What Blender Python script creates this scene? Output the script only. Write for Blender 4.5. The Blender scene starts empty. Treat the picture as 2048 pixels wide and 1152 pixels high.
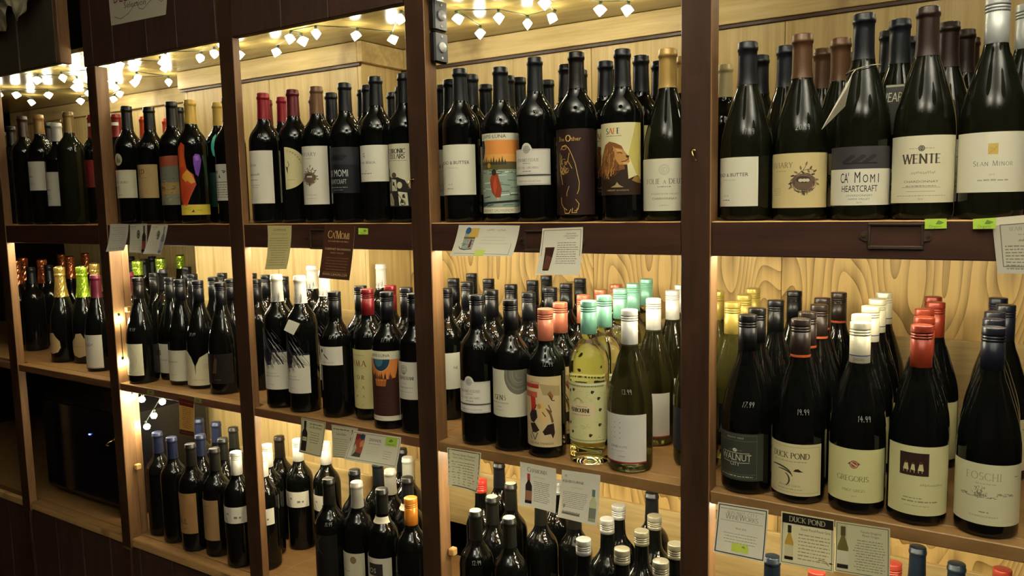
import bpy, bmesh, math, random
from mathutils import Vector, Matrix
from mathutils.geometry import tessellate_polygon
random.seed(7)
SC = bpy.context.scene
COL = SC.collection
R = math.radians
Z0 = 1.56                                   # height of the upper shelf above the floor
ZM, ZB = Z0 - .4554, Z0 - .9230             # middle and bottom shelves
YB = .585                                   # back panels of the right-hand bays

# ------------------------------------------------------------ camera, world, lights, exposure
def look(yaw, pitch, roll):
    cy, sy, cp, sp = math.cos(yaw), math.sin(yaw), math.cos(pitch), math.sin(pitch)
    f = Vector((-sy * cp, cy * cp, -sp)); r = Vector((cy, sy, 0)); u = r.cross(f)
    cr, sr = math.cos(roll), math.sin(roll)
    return cr * r + sr * u, -sr * r + cr * u, f
cam = bpy.data.objects.new('camera', bpy.data.cameras.new('camera'))
COL.objects.link(cam)
r_, u_, f_ = look(R(32.839), R(6.161), R(-1.225))
cam.matrix_world = Matrix(((r_.x, u_.x, -f_.x, .4787), (r_.y, u_.y, -f_.y, -1.264), (r_.z, u_.z, -f_.z, Z0 + .0372), (0, 0, 0, 1)))
cam.data.sensor_width = 36; cam.data.lens = 1582.1 / 2048 * 36
cam.data.clip_start = .02
SC.camera = cam
w = bpy.data.worlds.new('room_dark'); SC.world = w; w.use_nodes = True
w.node_tree.nodes['Background'].inputs[0].default_value = (.9, .85, 1, 1)
w.node_tree.nodes['Background'].inputs[1].default_value = .004
vs = SC.view_settings
vs.view_transform = 'Standard'; vs.look = 'None'; vs.gamma = 1; vs.use_curve_mapping = False
vs.exposure = 1.2
SC.cycles.max_bounces = 8; SC.cycles.transmission_bounces = 8; SC.cycles.glossy_bounces = 4; SC.cycles.diffuse_bounces = 3
SC.cycles.sample_clamp_indirect = 4
BULB = 60.0          # emission of the string-light bulbs
UPLIGHT = 70.0       # emission of the added, unseen bowl lamps that light the room's ceiling

# ------------------------------------------------------------ materials
def lin(c):
    if isinstance(c, str): c = tuple(int(c[i:i + 2], 16) / 255 for i in (0, 2, 4))
    return tuple(x / 12.92 if x <= .04045 else ((x + .055) / 1.055) ** 2.4 for x in c[:3]) + (1,)
def mat(name, col=None, rough=.5, metal=0, trans=0, ior=1.5, spec=.5, coat=0):
    m = bpy.data.materials.new(name); m.use_nodes = True
    b = m.node_tree.nodes['Principled BSDF']
    if col is not None: b.inputs['Base Color'].default_value = lin(col) if isinstance(col, str) else tuple(col) + (1,)
    b.inputs['Roughness'].default_value = rough; b.inputs['Metallic'].default_value = metal
    b.inputs['Transmission Weight'].default_value = trans; b.inputs['IOR'].default_value = ior
    b.inputs['Specular IOR Level'].default_value = spec; b.inputs['Coat Weight'].default_value = coat
    return m
def nd(m, t, **k):
    n = m.node_tree.nodes.new(t)
    for a, v in k.items():
        if a.startswith('i_'): n.inputs[a[2:].replace('_', ' ')].default_value = v
        else: setattr(n, a, v)
    return n
def wood(name, c0, c1, scale=(6, 6, .6), rough=.5, knots=None, wear=None, bump=.15, wave=None, spec=.4):
    """streaky stained wood: stretched noise between two colours, optional ring grain, optional worn lighter patches"""
    m = mat(name, None, rough, spec=spec); L = m.node_tree.links.new; b = m.node_tree.nodes['Principled BSDF']
    tc = nd(m, 'ShaderNodeTexCoord'); mp = nd(m, 'ShaderNodeMapping'); mp.inputs['Scale'].default_value = scale
    L(tc.outputs['Object'], mp.inputs['Vector'])
    n1 = nd(m, 'ShaderNodeTexNoise', i_Scale=5.0, i_Detail=8.0, i_Roughness=.65); L(mp.outputs[0], n1.inputs['Vector'])
    fac = n1.outputs['Fac']
    if wave:      # cathedral figure: contour lines of a stretched smooth noise
        mp2 = nd(m, 'ShaderNodeMapping'); mp2.inputs['Scale'].default_value = wave[0]; mp2.inputs['Location'].default_value = wave[1]
        nz = nd(m, 'ShaderNodeTexNoise', i_Scale=1.0, i_Detail=1.2, i_Roughness=.35)
        L(tc.outputs['Object'], mp2.inputs['Vector']); L(mp2.outputs[0], nz.inputs['Vector'])
        k1 = nd(m, 'ShaderNodeMath', operation='MULTIPLY'); k1.inputs[1].default_value = wave[2]; L(nz.outputs['Fac'], k1.inputs[0])
        k2 = nd(m, 'ShaderNodeMath', operation='FRACT'); L(k1.outputs[0], k2.inputs[0])
        k3 = nd(m, 'ShaderNodeMath', operation='POWER'); k3.inputs[1].default_value = .35; L(k2.outputs[0], k3.inputs[0])
        mx = nd(m, 'ShaderNodeMix', data_type='FLOAT'); mx.inputs[0].default_value = .42
        L(n1.outputs['Fac'], mx.inputs[2]); L(k3.outputs[0], mx.inputs[3]); fac = mx.outputs[0]
    cr = nd(m, 'ShaderNodeValToRGB'); e = cr.color_ramp.elements
    e[0].position = .3; e[0].color = lin(c0); e[1].position = .7; e[1].color = lin(c1)
    L(fac, cr.inputs[0]); out = cr.outputs[0]
    if wear or knots:
        n2 = nd(m, 'ShaderNodeTexNoise', i_Scale=(9.0 if wear else 4.0), i_Detail=6.0); L(tc.outputs['Object'], n2.inputs['Vector'])
        r2 = nd(m, 'ShaderNodeValToRGB'); r2.color_ramp.elements[0].position = .60 if wear else .57; r2.color_ramp.elements[1].position = .74
        L(n2.outputs['Fac'], r2.inputs[0])
        mc = nd(m, 'ShaderNodeMix', data_type='RGBA'); L(r2.outputs[0], mc.inputs[0]); L(out, mc.inputs[6])
        mc.inputs[7].default_value = lin(wear or knots); out = mc.outputs[2]
    L(out, b.inputs['Base Color'])
    bp = nd(m, 'ShaderNodeBump'); bp.inputs['Strength'].default_value = bump; bp.inputs['Distance'].default_value = .002
    L(fac, bp.inputs['Height']); L(bp.outputs[0], b.inputs['Normal'])
    return m
M = {}
M['mahogany'] = wood('dark_mahogany_stain', '2e1c15', '47301f', (9, 9, .8), .42, wear='5a3c28')
M['mahogany_h'] = wood('dark_mahogany_stain_horizontal', '2f1b15', '4a2f22', (.8, 9, 9), .42)
M['side'] = wood('worn_bare_brown_wood', '6a4b2e', '936d45', (12, 12, .8), .5, wear='5c3a20')
M['header'] = wood('header_board_stain', '33211a', '4a3023', (10, 10, .7), .65)
M['header_grey'] = wood('weathered_grey_brown_board', '3d382c', '544b39', (10, 10, .7), .6)
M['pine'] = wood('pale_pine_panel', 'ab9059', 'd0b780', (14, 14, .6), .45, bump=.05)
M['pineband'] = wood('pine_band_with_knots', 'b0955c', 'd6be87', (.7, 12, 12), .45, knots='6b4a22', bump=.05)
M['ply'] = wood('plywood_with_cathedral_grain', '785a2a', 'd0ae6e', (10, 10, .5), .4, bump=.04, wave=((7.5, 1, 1.7), (.3, 0, .55), 26))
M['shelf'] = wood('tan_shelf_board', '74552f', '8f6d42', (3, 9, 9), .45, bump=.05)
M['edge'] = wood('brown_shelf_edge', '5a3a25', '734e32', (.8, 9, 9), .5)
M['raw'] = wood('bare_pale_edge_wood', 'b0884f', 'd0a86b', (1, 9, 9), .6, wear='7a5530')
M['cabtop'] = wood('varnished_cabinet_ceiling', '7d6c3c', '9c8850', (1, 8, 8), .22, bump=.03, spec=.6)
M['glass_black'] = mat('black_green_wine_glass', (.0030, .0034, .0030), .012, spec=.40)
M['glass_green'] = mat('dark_olive_wine_glass', (.009, .010, .005), .012, trans=.2, ior=1.4, spec=.4)
M['glass_olive'] = mat('olive_wine_glass', (.060, .055, .020), .01, trans=.8, ior=1.38)
M['glass_yellow'] = mat('yellow_green_wine_glass', (.36, .33, .10), .01, trans=.9, ior=1.36)
M['glass_pale'] = mat('clear_glass_with_pale_wine', (.93, .93, .60), .0, trans=1.0, ior=1.34)
M['brass'] = mat('brass', (.75, .53, .22), .25, 1)
M['steel'] = mat('dark_bronze_metal', (.10, .075, .055), .45, .8)
M['wire'] = mat('dark_green_wire', '26301c', .5)
M['black'] = mat('black_plastic', '0c0c0e', .35)
M['greyface'] = mat('grey_plastic_face', '50545c', .3)
M['white'] = mat('white_plastic', 'f0f0ee', .3)
M['pen'] = mat('white_paint_pen', 'cfd2cc', .6)
def emit(name, c, s):
    m = bpy.data.materials.new(name); m.use_nodes = True; nt = m.node_tree; nt.nodes.clear()
    e = nt.nodes.new('ShaderNodeEmission'); o = nt.nodes.new('ShaderNodeOutputMaterial')
    e.inputs[0].default_value = tuple(c) + (1,); e.inputs[1].default_value = s; nt.links.new(e.outputs[0], o.inputs[0]); return m
M['bulb'] = emit('warm_bulb_glow', (1, .93, .67), BULB)
M['bulb_big'] = emit('warm_bulb_flare_glow', (1, .93, .67), BULB * .5)
M['lamp'] = emit('added_bowl_lamp_glow', (1, .97, .84), UPLIGHT)
M['led'] = emit('blue_indicator_glow', (.1, .15, 1), 3)
M['print'] = mat('printed_paper', None, .55, spec=.3)
def attr_colour(m):
    a = nd(m, 'ShaderNodeAttribute', attribute_name='Col')
    m.node_tree.links.new(a.outputs['Color'], m.node_tree.nodes['Principled BSDF'].inputs['Base Color'])
attr_colour(M['print'])
_cap = {}
def capmat(c, kind):
    if (c, kind) not in _cap:
        _cap[c, kind] = mat(kind + '_' + c, c, {'screw': .33, 'foil': .38, 'crumpled': .22}[kind], {'screw': .25, 'foil': .2, 'crumpled': .75}[kind])
    return _cap[c, kind]

# ------------------------------------------------------------ objects
def tag(o, label, cat, group=None, kind=None):
    if label: o['label'] = label
    if cat: o['category'] = cat
    if group: o['group'] = group
    if kind: o['kind'] = kind
    return o
def link(name, me, parent=None, loc=(0, 0, 0)):
    o = bpy.data.objects.new(name, me); COL.objects.link(o); o.location = loc
    if parent: o.parent = parent
    return o
def empty(name, loc, label, cat, group=None, rz=0):
    o = link(name, None, None, loc); o.rotation_euler.z = rz; o.empty_display_size = .05
    return tag(o, label, cat, group)
def mesh(name, bm, mats, smooth=False):
    me = bpy.data.meshes.new(name); bm.normal_update(); bm.to_mesh(me); bm.free()
    for m in (mats if isinstance(mats, (list, tuple)) else [mats]): me.materials.append(m)
    if smooth: me.polygons.foreach_set('use_smooth', [True] * len(me.polygons))
    return me
def box_bm(x0, x1, y0, y1, z0, z1, bev=.0015, side=None):
    bm = bmesh.new()
    v = [bm.verts.new((x, y, z)) for x in (x0, x1) for y in (y0, y1) for z in (z0, z1)]
    for q in ((0, 1, 3, 2), (4, 6, 7, 5), (0, 4, 5, 1), (2, 3, 7, 6), (0, 2, 6, 4), (1, 5, 7, 3)): bm.faces.new([v[i] for i in q])
    bmesh.ops.recalc_face_normals(bm, faces=bm.faces)
    if bev: bmesh.ops.bevel(bm, geom=bm.edges[:], offset=bev, segments=1, affect='EDGES', profile=.5)
    if side:
        bm.normal_update()
        for f in bm.faces:
            if side(f.normal): f.material_index = 1
    return bm
def box(name, x0, x1, y0, y1, z0, z1, m, parent=None, bev=.0015, side=None):
    """a board: its origin sits at its centre so that copies and grain differ"""
    c = ((x0 + x1) / 2, (y0 + y1) / 2, (z0 + z1) / 2)
    bm = box_bm(x0 - c[0], x1 - c[0], y0 - c[1], y1 - c[1], z0 - c[2], z1 - c[2], bev, side)
    return link(name, mesh(name, bm, m), parent, c)
def lathe_bm(prof, n=32, cap=True, wob=0):
    bm = bmesh.new(); rings = []
    for k, (r, z) in enumerate(prof):
        if r < 1e-5: rings.append([bm.verts.new((0, 0, z))]); continue
        rings.append([bm.verts.new((r * (1 + wob * math.sin(i * 2.7 + k * 1.9) ) * math.cos(i * 2 * math.pi / n), r * (1 + wob * math.sin(i * 2.7 + k * 1.9)) * math.sin(i * 2 * math.pi / n), z + wob * .02 * math.sin(i * 3.1 + k))) for i in range(n)])
    for a, b in zip(rings, rings[1:]):
        if len(a) == 1 and len(b) == 1: continue
        for i in range(n):
            j = (i + 1) % n
            if len(a) == 1: bm.faces.new((a[0], b[j], b[i]))
            elif len(b) == 1: bm.faces.new((a[i], a[j], b[0]))
            else: bm.faces.new((a[i], a[j], b[j], b[i]))
    return bm
def tube_bm(pts, r, n=6):
    bm = bmesh.new(); rings = []
    for i, p in enumerate(pts):
        p = Vector(p); d = (Vector(pts[min(i + 1, len(pts) - 1)]) - Vector(pts[max(i - 1, 0)])).normalized()
        a = d.cross(Vector((.13, .31, .94))).normalized(); b = d.cross(a)
        rings.append([bm.verts.new(p + r * (math.cos(t) * a + math.sin(t) * b)) for t in [k * 2 * math.pi / n for k in range(n)]])
    for a, b in zip(rings, rings[1:]):
        for i in range(n): bm.faces.new((a[i], a[(i + 1) % n], b[(i + 1) % n], b[i]))
    bm.faces.new(rings[0][::-1]); bm.faces.new(rings[-1])
    return bm

# ------------------------------------------------------------ print engine: flat art in millimetres, mapped onto bottles and cards
def arc(cx, cy, rx, ry, a0=0, a1=360, n=20):
    return [(cx + rx * math.cos(R(a0 + (a1 - a0) * i / n)), cy + ry * math.sin(R(a0 + (a1 - a0) * i / n))) for i in range(n + 1)]
def _a(*k): return arc(*k, n=9)
GL = {   # roman capitals as strokes in a box of height 1
 'A': (.78, [[(.02, 0), (.39, 1)], [(.39, 1), (.76, 0)], [(.16, .34), (.62, .34)]]),
 'B': (.6, [[(.08, 0), (.08, 1)], [(.08, 1), (.3, 1)] + _a(.3, .76, .2, .24, 90, -90) + [(.08, .52)], [(.3, .52)] + _a(.3, .26, .25, .26, 90, -90) + [(.08, 0)]]),
 'C': (.75, [_a(.42, .5, .4, .5, 45, 315)]),
 'D': (.75, [[(.08, 0), (.08, 1)], [(.08, 1), (.28, 1)] + _a(.28, .5, .42, .5, 90, -90) + [(.08, 0)]]),
 'E': (.56, [[(.08, 0), (.08, 1)], [(.08, .98), (.5, .98)], [(.08, .52), (.42, .52)], [(.08, .02), (.52, .02)]]),
 'F': (.54, [[(.08, 0), (.08, 1)], [(.08, .98), (.5, .98)], [(.08, .52), (.42, .52)]]),
 'G': (.8, [_a(.42, .5, .4, .5, 45, 330), [(.74, .05), (.74, .45)], [(.55, .45), (.8, .45)]]),
 'H': (.76, [[(.1, 0), (.1, 1)], [(.66, 0), (.66, 1)], [(.1, .5), (.66, .5)]]),
 'I': (.28, [[(.14, 0), (.14, 1)]]),
 'K': (.7, [[(.1, 0), (.1, 1)], [(.12, .42), (.6, 1)], [(.25, .56), (.66, 0)]]),
 'L': (.55, [[(.08, 0), (.08, 1)], [(.08, .02), (.52, .02)]]),
 'M': (.95, [[(.08, 0), (.14, 1)], [(.14, 1), (.47, 0)], [(.47, 0), (.8, 1)], [(.8, 1), (.87, 0)]]),
 'N': (.8, [[(.1, 0), (.1, 1)], [(.1, 1), (.7, 0)], [(.7, 0), (.7, 1)]]),
 'O': (.86, [_a(.43, .5, .41, .5, 0, 360)]),
 'P': (.58, [[(.08, 0), (.08, 1)], [(.08, 1), (.28, 1)] + _a(.28, .74, .24, .26, 90, -90) + [(.08, .48)]]),
 'R': (.66, [[(.08, 0), (.08, 1)], [(.08, 1), (.28, 1)] + _a(.28, .74, .24, .26, 90, -90) + [(.08, .48)], [(.3, .48), (.64, 0)]]),
 'S': (.55, [_a(.28, .75, .21, .25, 35, 270) + _a(.27, .25, .23, .25, 90, -145)]),
 'T': (.66, [[(.33, 0), (.33, 1)], [(.02, .98), (.64, .98)]]),
 'U': (.74, [[(.1, 1), (.1, .35)] + _a(.37, .32, .27, .32, 180, 360) + [(.64, .35), (.64, 1)]]),
 'V': (.74, [[(.02, 1), (.37, 0)], [(.37, 0), (.72, 1)]]),
 'W': (1.05, [[(.02, 1), (.28, 0)], [(.28, 0), (.52, 1)], [(.52, 1), (.78, 0)], [(.78, 0), (1.03, 1)]]),
 'X': (.7, [[(.04, 1), (.66, 0)], [(.04, 0), (.66, 1)]]),
 'Y': (.7, [[(.02, 1), (.35, .45)], [(.35, .45), (.68, 1)], [(.35, 0), (.35, .45)]]),
 'Z': (.65, [[(.05, .98), (.6, .98)], [(.6, 1), (.05, 0)], [(.05, .02), (.62, .02)]]),
 "'": (.2, [[(.1, .75), (.12, 1)]]), '.': (.2, [[(.08, 0), (.08, .1)]]), '-': (.35, [[(.05, .45), (.3, .45)]]), ' ': (.36, []), '*': (.3, [[(.14, .44), (.14, .58)]]),
 '0': (.55, [_a(.27, .45, .2, .45, 0, 360)]), '1': (.3, [[(.05, .75), (.17, .95)], [(.17, .95), (.15, 0)]]), '2': (.55, [_a(.25, .7, .2, .25, 160, -30) + [(.05, 0)], [(.05, .02), (.5, .04)]]),
 '3': (.5, [_a(.22, .72, .18, .22, 150, -80) + _a(.22, .25, .22, .25, 80, -150)]), '4': (.55, [[(.3, 1), (.05, .4)], [(.05, .4), (.5, .42)], [(.36, .75), (.33, 0)]]),
 '5': (.5, [[(.45, .98), (.12, .98)], [(.12, .98), (.1, .55)], [(.1, .55)] + _a(.22, .3, .22, .29, 100, -150)]), '7': (.5, [[(.04, .95), (.45, .97)], [(.45, .97), (.18, 0)]]),
 '8': (.5, [_a(.25, .72, .16, .22, 0, 360), _a(.25, .26, .2, .25, 0, 360)]), '9': (.5, [_a(.22, .7, .17, .24, 0, 360), [(.4, .75), (.34, 0)]]),
 '6': (.5, [_a(.25, .25, .2, .24, 0, 360), [(.06, .3), (.3, 1)]]),
}
_sans = {}
def sans(s):
    if s not in _sans:
        cu = bpy.data.curves.new('lettering', 'FONT'); cu.body = s; cu.resolution_u = 2
        o = bpy.data.objects.new('lettering', cu); COL.objects.link(o)
        bpy.context.view_layer.update()
        me = o.evaluated_get(bpy.context.evaluated_depsgraph_get()).to_mesh()
        v = [(p.co.x / .69, p.co.y / .69) for p in me.vertices]
        _sans[s] = [[v[i] for i in p.vertices] for p in me.polygons]
        bpy.data.objects.remove(o); bpy.data.curves.remove(cu)
    return _sans[s]
def clip(poly, k, sgn):
    out = []
    for i, p in enumerate(poly):
        q = poly[(i + 1) % len(poly)]
        dp, dq = (p[0] - k) * sgn, (q[0] - k) * sgn
        if dp >= 0: out.append(p)
        if dp * dq < 0:
            t = dp / (dp - dq); out.append((k, p[1] + (q[1] - p[1]) * t))
    return out
class Art:
    def __init__(s): s.P = []; s.ly = 1
    def conv(s, pts, c, ly=None):
        s.P.append((pts, lin(c), s.ly if ly is None else ly))
    def poly(s, pts, c, ly=None):
        for t in tessellate_polygon([[Vector((p[0], p[1], 0)) for p in pts]]): s.conv([pts[i] for i in t], c, ly)
    def rect(s, x0, y0, x1, y1, c, ly=None): s.conv([(x0, y0), (x1, y0), (x1, y1), (x0, y1)], c, ly)
    def ell(s, x, y, rx, ry, c, ly=None): s.conv(arc(x, y, rx, ry, 0, 360, 18)[:-1], c, ly)
    def line(s, pts, wd, c, ly=None):
        for (x0, y0), (x1, y1) in zip(pts, pts[1:]):
            L = math.hypot(x1 - x0, y1 - y0) or 1e-6; nx, ny = -(y1 - y0) / L * wd / 2, (x1 - x0) / L * wd / 2
            ex, ey = (x1 - x0) / L * wd * .3, (y1 - y0) / L * wd * .3
            s.conv([(x0 - ex + nx, y0 - ey + ny), (x0 - ex - nx, y0 - ey - ny), (x1 + ex - nx, y1 + ey - ny), (x1 + ex + nx, y1 + ey + ny)], c, ly)
    def frame(s, x0, y0, x1, y1, wd, c, ly=None): s.line([(x0, y0), (x1, y0), (x1, y1), (x0, y1), (x0, y0)], wd, c, ly)
    def ring(s, x, y, rx, ry, wd, c, ly=None): s.line(arc(x, y, rx, ry, 0, 360, 22), wd, c, ly)
    def txt(s, t, x, y, h, c, al='c', sx=1, ly=None):
        T = sans(t); xs = [p[0] for q in T for p in q]; a, b = min(xs), max(xs)
        o = x - {'c': (a + b) / 2, 'l': a, 'r': b}[al] * h * sx
        for q in T: s.conv([(o + p[0] * h * sx, y + p[1] * h) for p in q], c, ly)
    def serif(s, t, x, y, h, c, al='c', sx=1, thick=.13, thin=.05, sp=.1, small=.78, serifs=True, ly=None, slant=0):
        """roman capitals; lower-case letters give small capitals"""
        items = []; X = 0
        for ch in t:
            k = small if ch.islower() else 1
            wd, st = GL[ch.upper()]
            items.append((X, k, st)); X += (wd * k + sp) * sx
        X -= sp * sx; o = x - {'c': X / 2, 'l': 0, 'r': X}[al] * h
        for ox, k, st in items:
            q = lambda p: (o + (ox + (p[0] + slant * p[1]) * k * sx) * h, y + p[1] * k * h)
            for pl in st:
                for (a, b) in zip(pl, pl[1:]):
                    dx, dy = (b[0] - a[0]) * sx, b[1] - a[1]; L = math.hypot(dx, dy) or 1e-6
                    f = abs(dy) / L * (.45 if dx * dy > .02 and len(pl) == 2 else 1)
                    s.line([q(a), q(b)], (thin + (thick - thin) * f) * h * k, c, ly)
                if serifs:
                    for e, nx in ((pl[0], pl[1]), (pl[-1], pl[-2])):
                        if (abs(e[1]) < .01 or abs(e[1] - 1) < .01) and abs(nx[1] - e[1]) > .25 and abs(nx[0]-e[0])<.5:
                            yy = e[1] + (.02 if e[1] < .5 else -.02)
                            s.line([q((e[0] - .11, yy)), q((e[0] + .11, yy))], thin * .9 * h * k, c, ly)
    def hand(s, t, x, y, h, c, wd=.09, slant=.12, ly=None): s.serif(t, x, y, h, c, 'c', .9, wd, wd, .12, .78, False, ly, slant)
    def fine(s, x0, x1, y, h, c, seed=0, ly=None):
        r = random.Random(seed * 31 + int(y * 7) + 5); x = x0
        while x < x1 - .5:
            e = min(x1, x + r.uniform(1.2, 4.5) * max(.6, h)); s.rect(x, y, e, y + h * r.uniform(.75, 1.05), c, ly); x = e + .75 * max(.6, h)
    def para(s, x0, x1, y1, n, dy, h, c, seed=0, ctr=False):
        r = random.Random(seed)
        for i in range(n):
            k = (r.uniform(0, .14) if ctr else 0) * (x1 - x0)
            s.fine(x0 + k, x1 - (k if ctr else r.uniform(0, .15) * (x1 - x0)), y1 - i * dy, h, c, seed + i)
    def script(s, x0, x1, y, h, c, wd=.5, seed=0, n=None):
        r = random.Random(seed); n = n or int((x1 - x0) / h * 3) + 3; p = []
        for i in range(n + 1):
            t = i / n; p.append((x0 + (x1 - x0) * t + (h * .3 if i % 2 else 0), y + (h * r.uniform(.5, 1) if i % 2 else h * r.uniform(-.15, .15))))
        s.line(p, wd, c)
    def mesh(s, name, fn, step=3.0, ystep=0):
        """fn maps (x mm, y mm, layer) to a point"""
        V, F, C = [], [], []
        P = s.P
        if ystep:
            P = []
            for pts, c, ly in s.P:
                sw = [(q[1], q[0]) for q in pts]; a, b = min(q[0] for q in sw), max(q[0] for q in sw)
                for k in range(math.floor(a / ystep), math.floor((b - 1e-6) / ystep) + 1):
                    q = clip(sw, k * ystep, 1)
                    if q: q = clip(q, (k + 1) * ystep, -1)
                    if len(q) > 2: P.append(([(e[1], e[0]) for e in q], c, ly))
        for pts, c, ly in P:
            a, b = min(p[0] for p in pts), max(p[0] for p in pts)
            for k in range(math.floor(a / step), math.floor((b - 1e-6) / step) + 1):
                q = pts
                if a < k * step: q = clip(q, k * step, 1)
                if b > (k + 1) * step and q: q = clip(q, (k + 1) * step, -1)
                if len(q) < 3: continue
                ar = sum(q[i - 1][0] * q[i][1] - q[i][0] * q[i - 1][1] for i in range(len(q)))
                if abs(ar) < 1e-5: continue
                if ar < 0: q = q[::-1]
                n = len(V); V += [fn(p[0], p[1], ly) for p in q]; F.append(range(n, n + len(q))); C += [c] * len(q)
        me = bpy.data.meshes.new(name); me.from_pydata(V, [], [list(f) for f in F])
        at = me.color_attributes.new('Col', 'FLOAT_COLOR', 'CORNER')
        at.data.foreach_set('color', [x for c in C for x in c])
        me.materials.append(M['print']); return me

# ------------------------------------------------------------ the room
def struct(name, *a, **k):
    o = box(name, *a, **k); o['kind'] = 'structure'; return o
M['floor'] = wood('dark_floor_boards', '2c1c14', '45301f', (1, 8, 8), .4)
M['plaster'] = mat('white_ceiling_plaster', 'efebe0', .8)
M['darkwall'] = mat('dark_wall_and_unlit_opening', '17141a', .45)
struct('floor', -5, 3, -3.4, 1.0, -.1, 0, M['floor'])
struct('ceiling', -5, 3, -3.4, 1.0, 2.75, 2.85, M['plaster'])
struct('wall_back', -5, 3, .80, .95, 0, 2.75, M['darkwall'])
struct('wall_left', -5.1, -5, -3.4, 1.0, 0, 2.75, M['header'])
struct('wall_right', 3, 3.1, -3.4, 1.0, 0, 2.75, M['header'])
struct('wall_front', -5, 3, -3.5, -3.4, 0, 2.75, M['header'])

# ------------------------------------------------------------ the shelving: one built-in unit, every board a part
rack = empty('wine_shelving', (0, 0, 0), 'long dark-stained wooden wine shelving with posts, rails and pale pine back panels', 'shelving')
PX = [(-2.322, -2.271), (-1.737, -1.692), (-1.160, -1.108), (-.5806, -.5304), (0, .0513), (.585, .636)]
PD = [.024, .036, .020, .036, .036, .036]
frontish = lambda n: abs(n.x) > .6
for i, (a, b) in enumerate(PX):
    box('post', a, b, 0, PD[i], ZB - .03, Z0 + .62 if i != 1 else Z0 + .437, [M['mahogany'], M['side']], rack, side=lambda n: n.x > .6)
# upright side boards behind the posts
for i, (a, b) in enumerate(PX):
    if i == 1:
        box('side_board', b - .03, b - .004, .0372, .060, ZM + .0005, Z0 - .0205, M['side'], rack); box('side_board', b - .03, b - .004, .0372, .060, ZB + .0005, ZM - .023, M['side'], rack)
    elif i != 0:
        pass
for i in range(5):
    a, b = PX[i][1] + .0005, PX[i + 1][0] - .0005
    box('shelf_nosing', a, b, .0204, .0362, Z0 - .02, Z0 - .0003, M['shelf'], rack, .0008)
    box('rail', a, b, .001, .02, Z0 - .0567, Z0 - .0003, [M['mahogany_h'], M['raw']], rack, side=lambda n: n.z > .6)
    box('middle_shelf', a, b, .003, .0362, ZM - .0225, ZM - .0003, [M['edge'] if i < 3 else M['shelf'], M['shelf']], rack, side=lambda n: n.z > .6)
    box('bottom_shelf', a, b, .003, .0362, ZB - .026, ZB - .0003, [M['raw'], M['shelf']], rack, .003, side=lambda n: n.z > .6)
box('rail', -2.9, PX[0][0] - .001, .001, .02, Z0 - .0567, Z0 - .004, M['mahogany_h'], rack)
box('middle_shelf', -2.9, PX[0][0] - .001, .003, .018, ZM - .0225, ZM - .0003, M['edge'], rack)
box('bottom_shelf', -2.9, PX[0][0] - .001, .003, .018, ZB - .026, ZB - .0003, M['raw'], rack, .003)
for z, t in ((Z0, .02), (ZM, .0225), (ZB, .026)):      # the boards the bottles stand on, bay by bay
    xs = [-3.45] + [(a + b) / 2 for a, b in PX[1:5]] + [.61]
    for a, b in zip(xs, xs[1:]):
        y1 = .398 if -1.8 < a < -1.1 else (YB - .002 if a > -1.2 else .775)
        box('shelf_board', a + .0005, b - .0005, .0366, y1, z - t, z, M['shelf'], rack, .0008)
# header boards above the openings
seams = [-1.690, -1.590, -1.439, -1.314, -1.161]
for a, b in zip(seams, seams[1:]): box('header_board', a + .001, b - .001, -.004, .016, Z0 + .438, Z0 + .92, M['header'], rack, .0015)
seams = [-1.107, -.934, -.787, -.581]
for a, b in zip(seams, seams[1:]): box('header_board', a + .001, b - .001, -.004, .016, Z0 + .438, Z0 + .92, M['header'], rack, .0015)
box('header_board', -1.738, -1.691, -.004, .016, Z0 + .438, Z0 + .92, M['header'], rack, .0015)
for a, b in ((-.5295, -.26), (-.258, -.001), (.0525, .3), (.302, .584)): box('header_board', a, b, -.004, .016, Z0 + .444, Z0 + .92, M['header'], rack, .003)
seams = [-2.75, -2.52, -2.30, -2.155, -2.02, -1.815]
for i, (a, b) in enumerate(zip(seams, seams[1:])): box('header_board', a + .0015, b - .0015, -.036, -.018, Z0 + .452, Z0 + .92, M['header_grey'], rack, .003)
box('header_stile', -1.814, -1.796, -.037, -.004, Z0 + .452, Z0 + .92, M['side'], rack, .002)
box('header_batten', -2.315, -2.285, -.044, -.0365, Z0 + .452, Z0 + .92, M['mahogany'], rack, .002)
box('header_light_stop', -1.738, -.5305, .0164, .0169, Z0 + .4385, Z0 + .92, M['header'], rack, 0)  # added thin backing: keeps bulb light from leaking through the board gaps
# inside: ceiling of the top bays, chase, back panels, cleats
box('cabinet_ceiling', -3.4, -1.887, .017, .62, Z0 + .488, Z0 + .50, M['cabtop'], rack)
box('cabinet_ceiling', -1.886, .63, .017, .60, Z0 + .488, Z0 + .50, M['cabtop'], rack)
def panels(xs, y, z0, z1, m, t=.012, name='back_panel'):
    for a, b in zip(xs, xs[1:]): box(name, a + .0006, b - .0006, y, y + t, z0, z1, m, rack, .001)
for z0, z1, m in ((Z0 + .0005, Z0 + .487, M['pine']), (ZM + .0005, Z0 - .0205, M['ply']), (ZB + .0005, ZM - .023, M['ply'])):
    panels([-1.08, -.46, .02, .66], YB, z0, z1, m)
    panels([-1.86, -1.46, -1.095], .405, z0, z1, M['pine'])
    box('chase_side', -1.0945, -1.082, .405, YB + .012, z0, z1, M['pine'], rack, .001)
    box('chase_side', -1.873, -1.8605, .405, .79, z0, z1, M['pine'], rack, .001)
    if z0 > ZM: panels([-3.4, -2.9, -2.45, -1.875], .60 if z0 > Z0 else .775, z0, z1, M['pine'])
panels([-3.4, -1.875], .775, ZB + .0005, ZM - .023, M['darkwall'], name='dark_opening_sheet')  # dark sheet standing in for the unlit opening behind this bay
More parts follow.
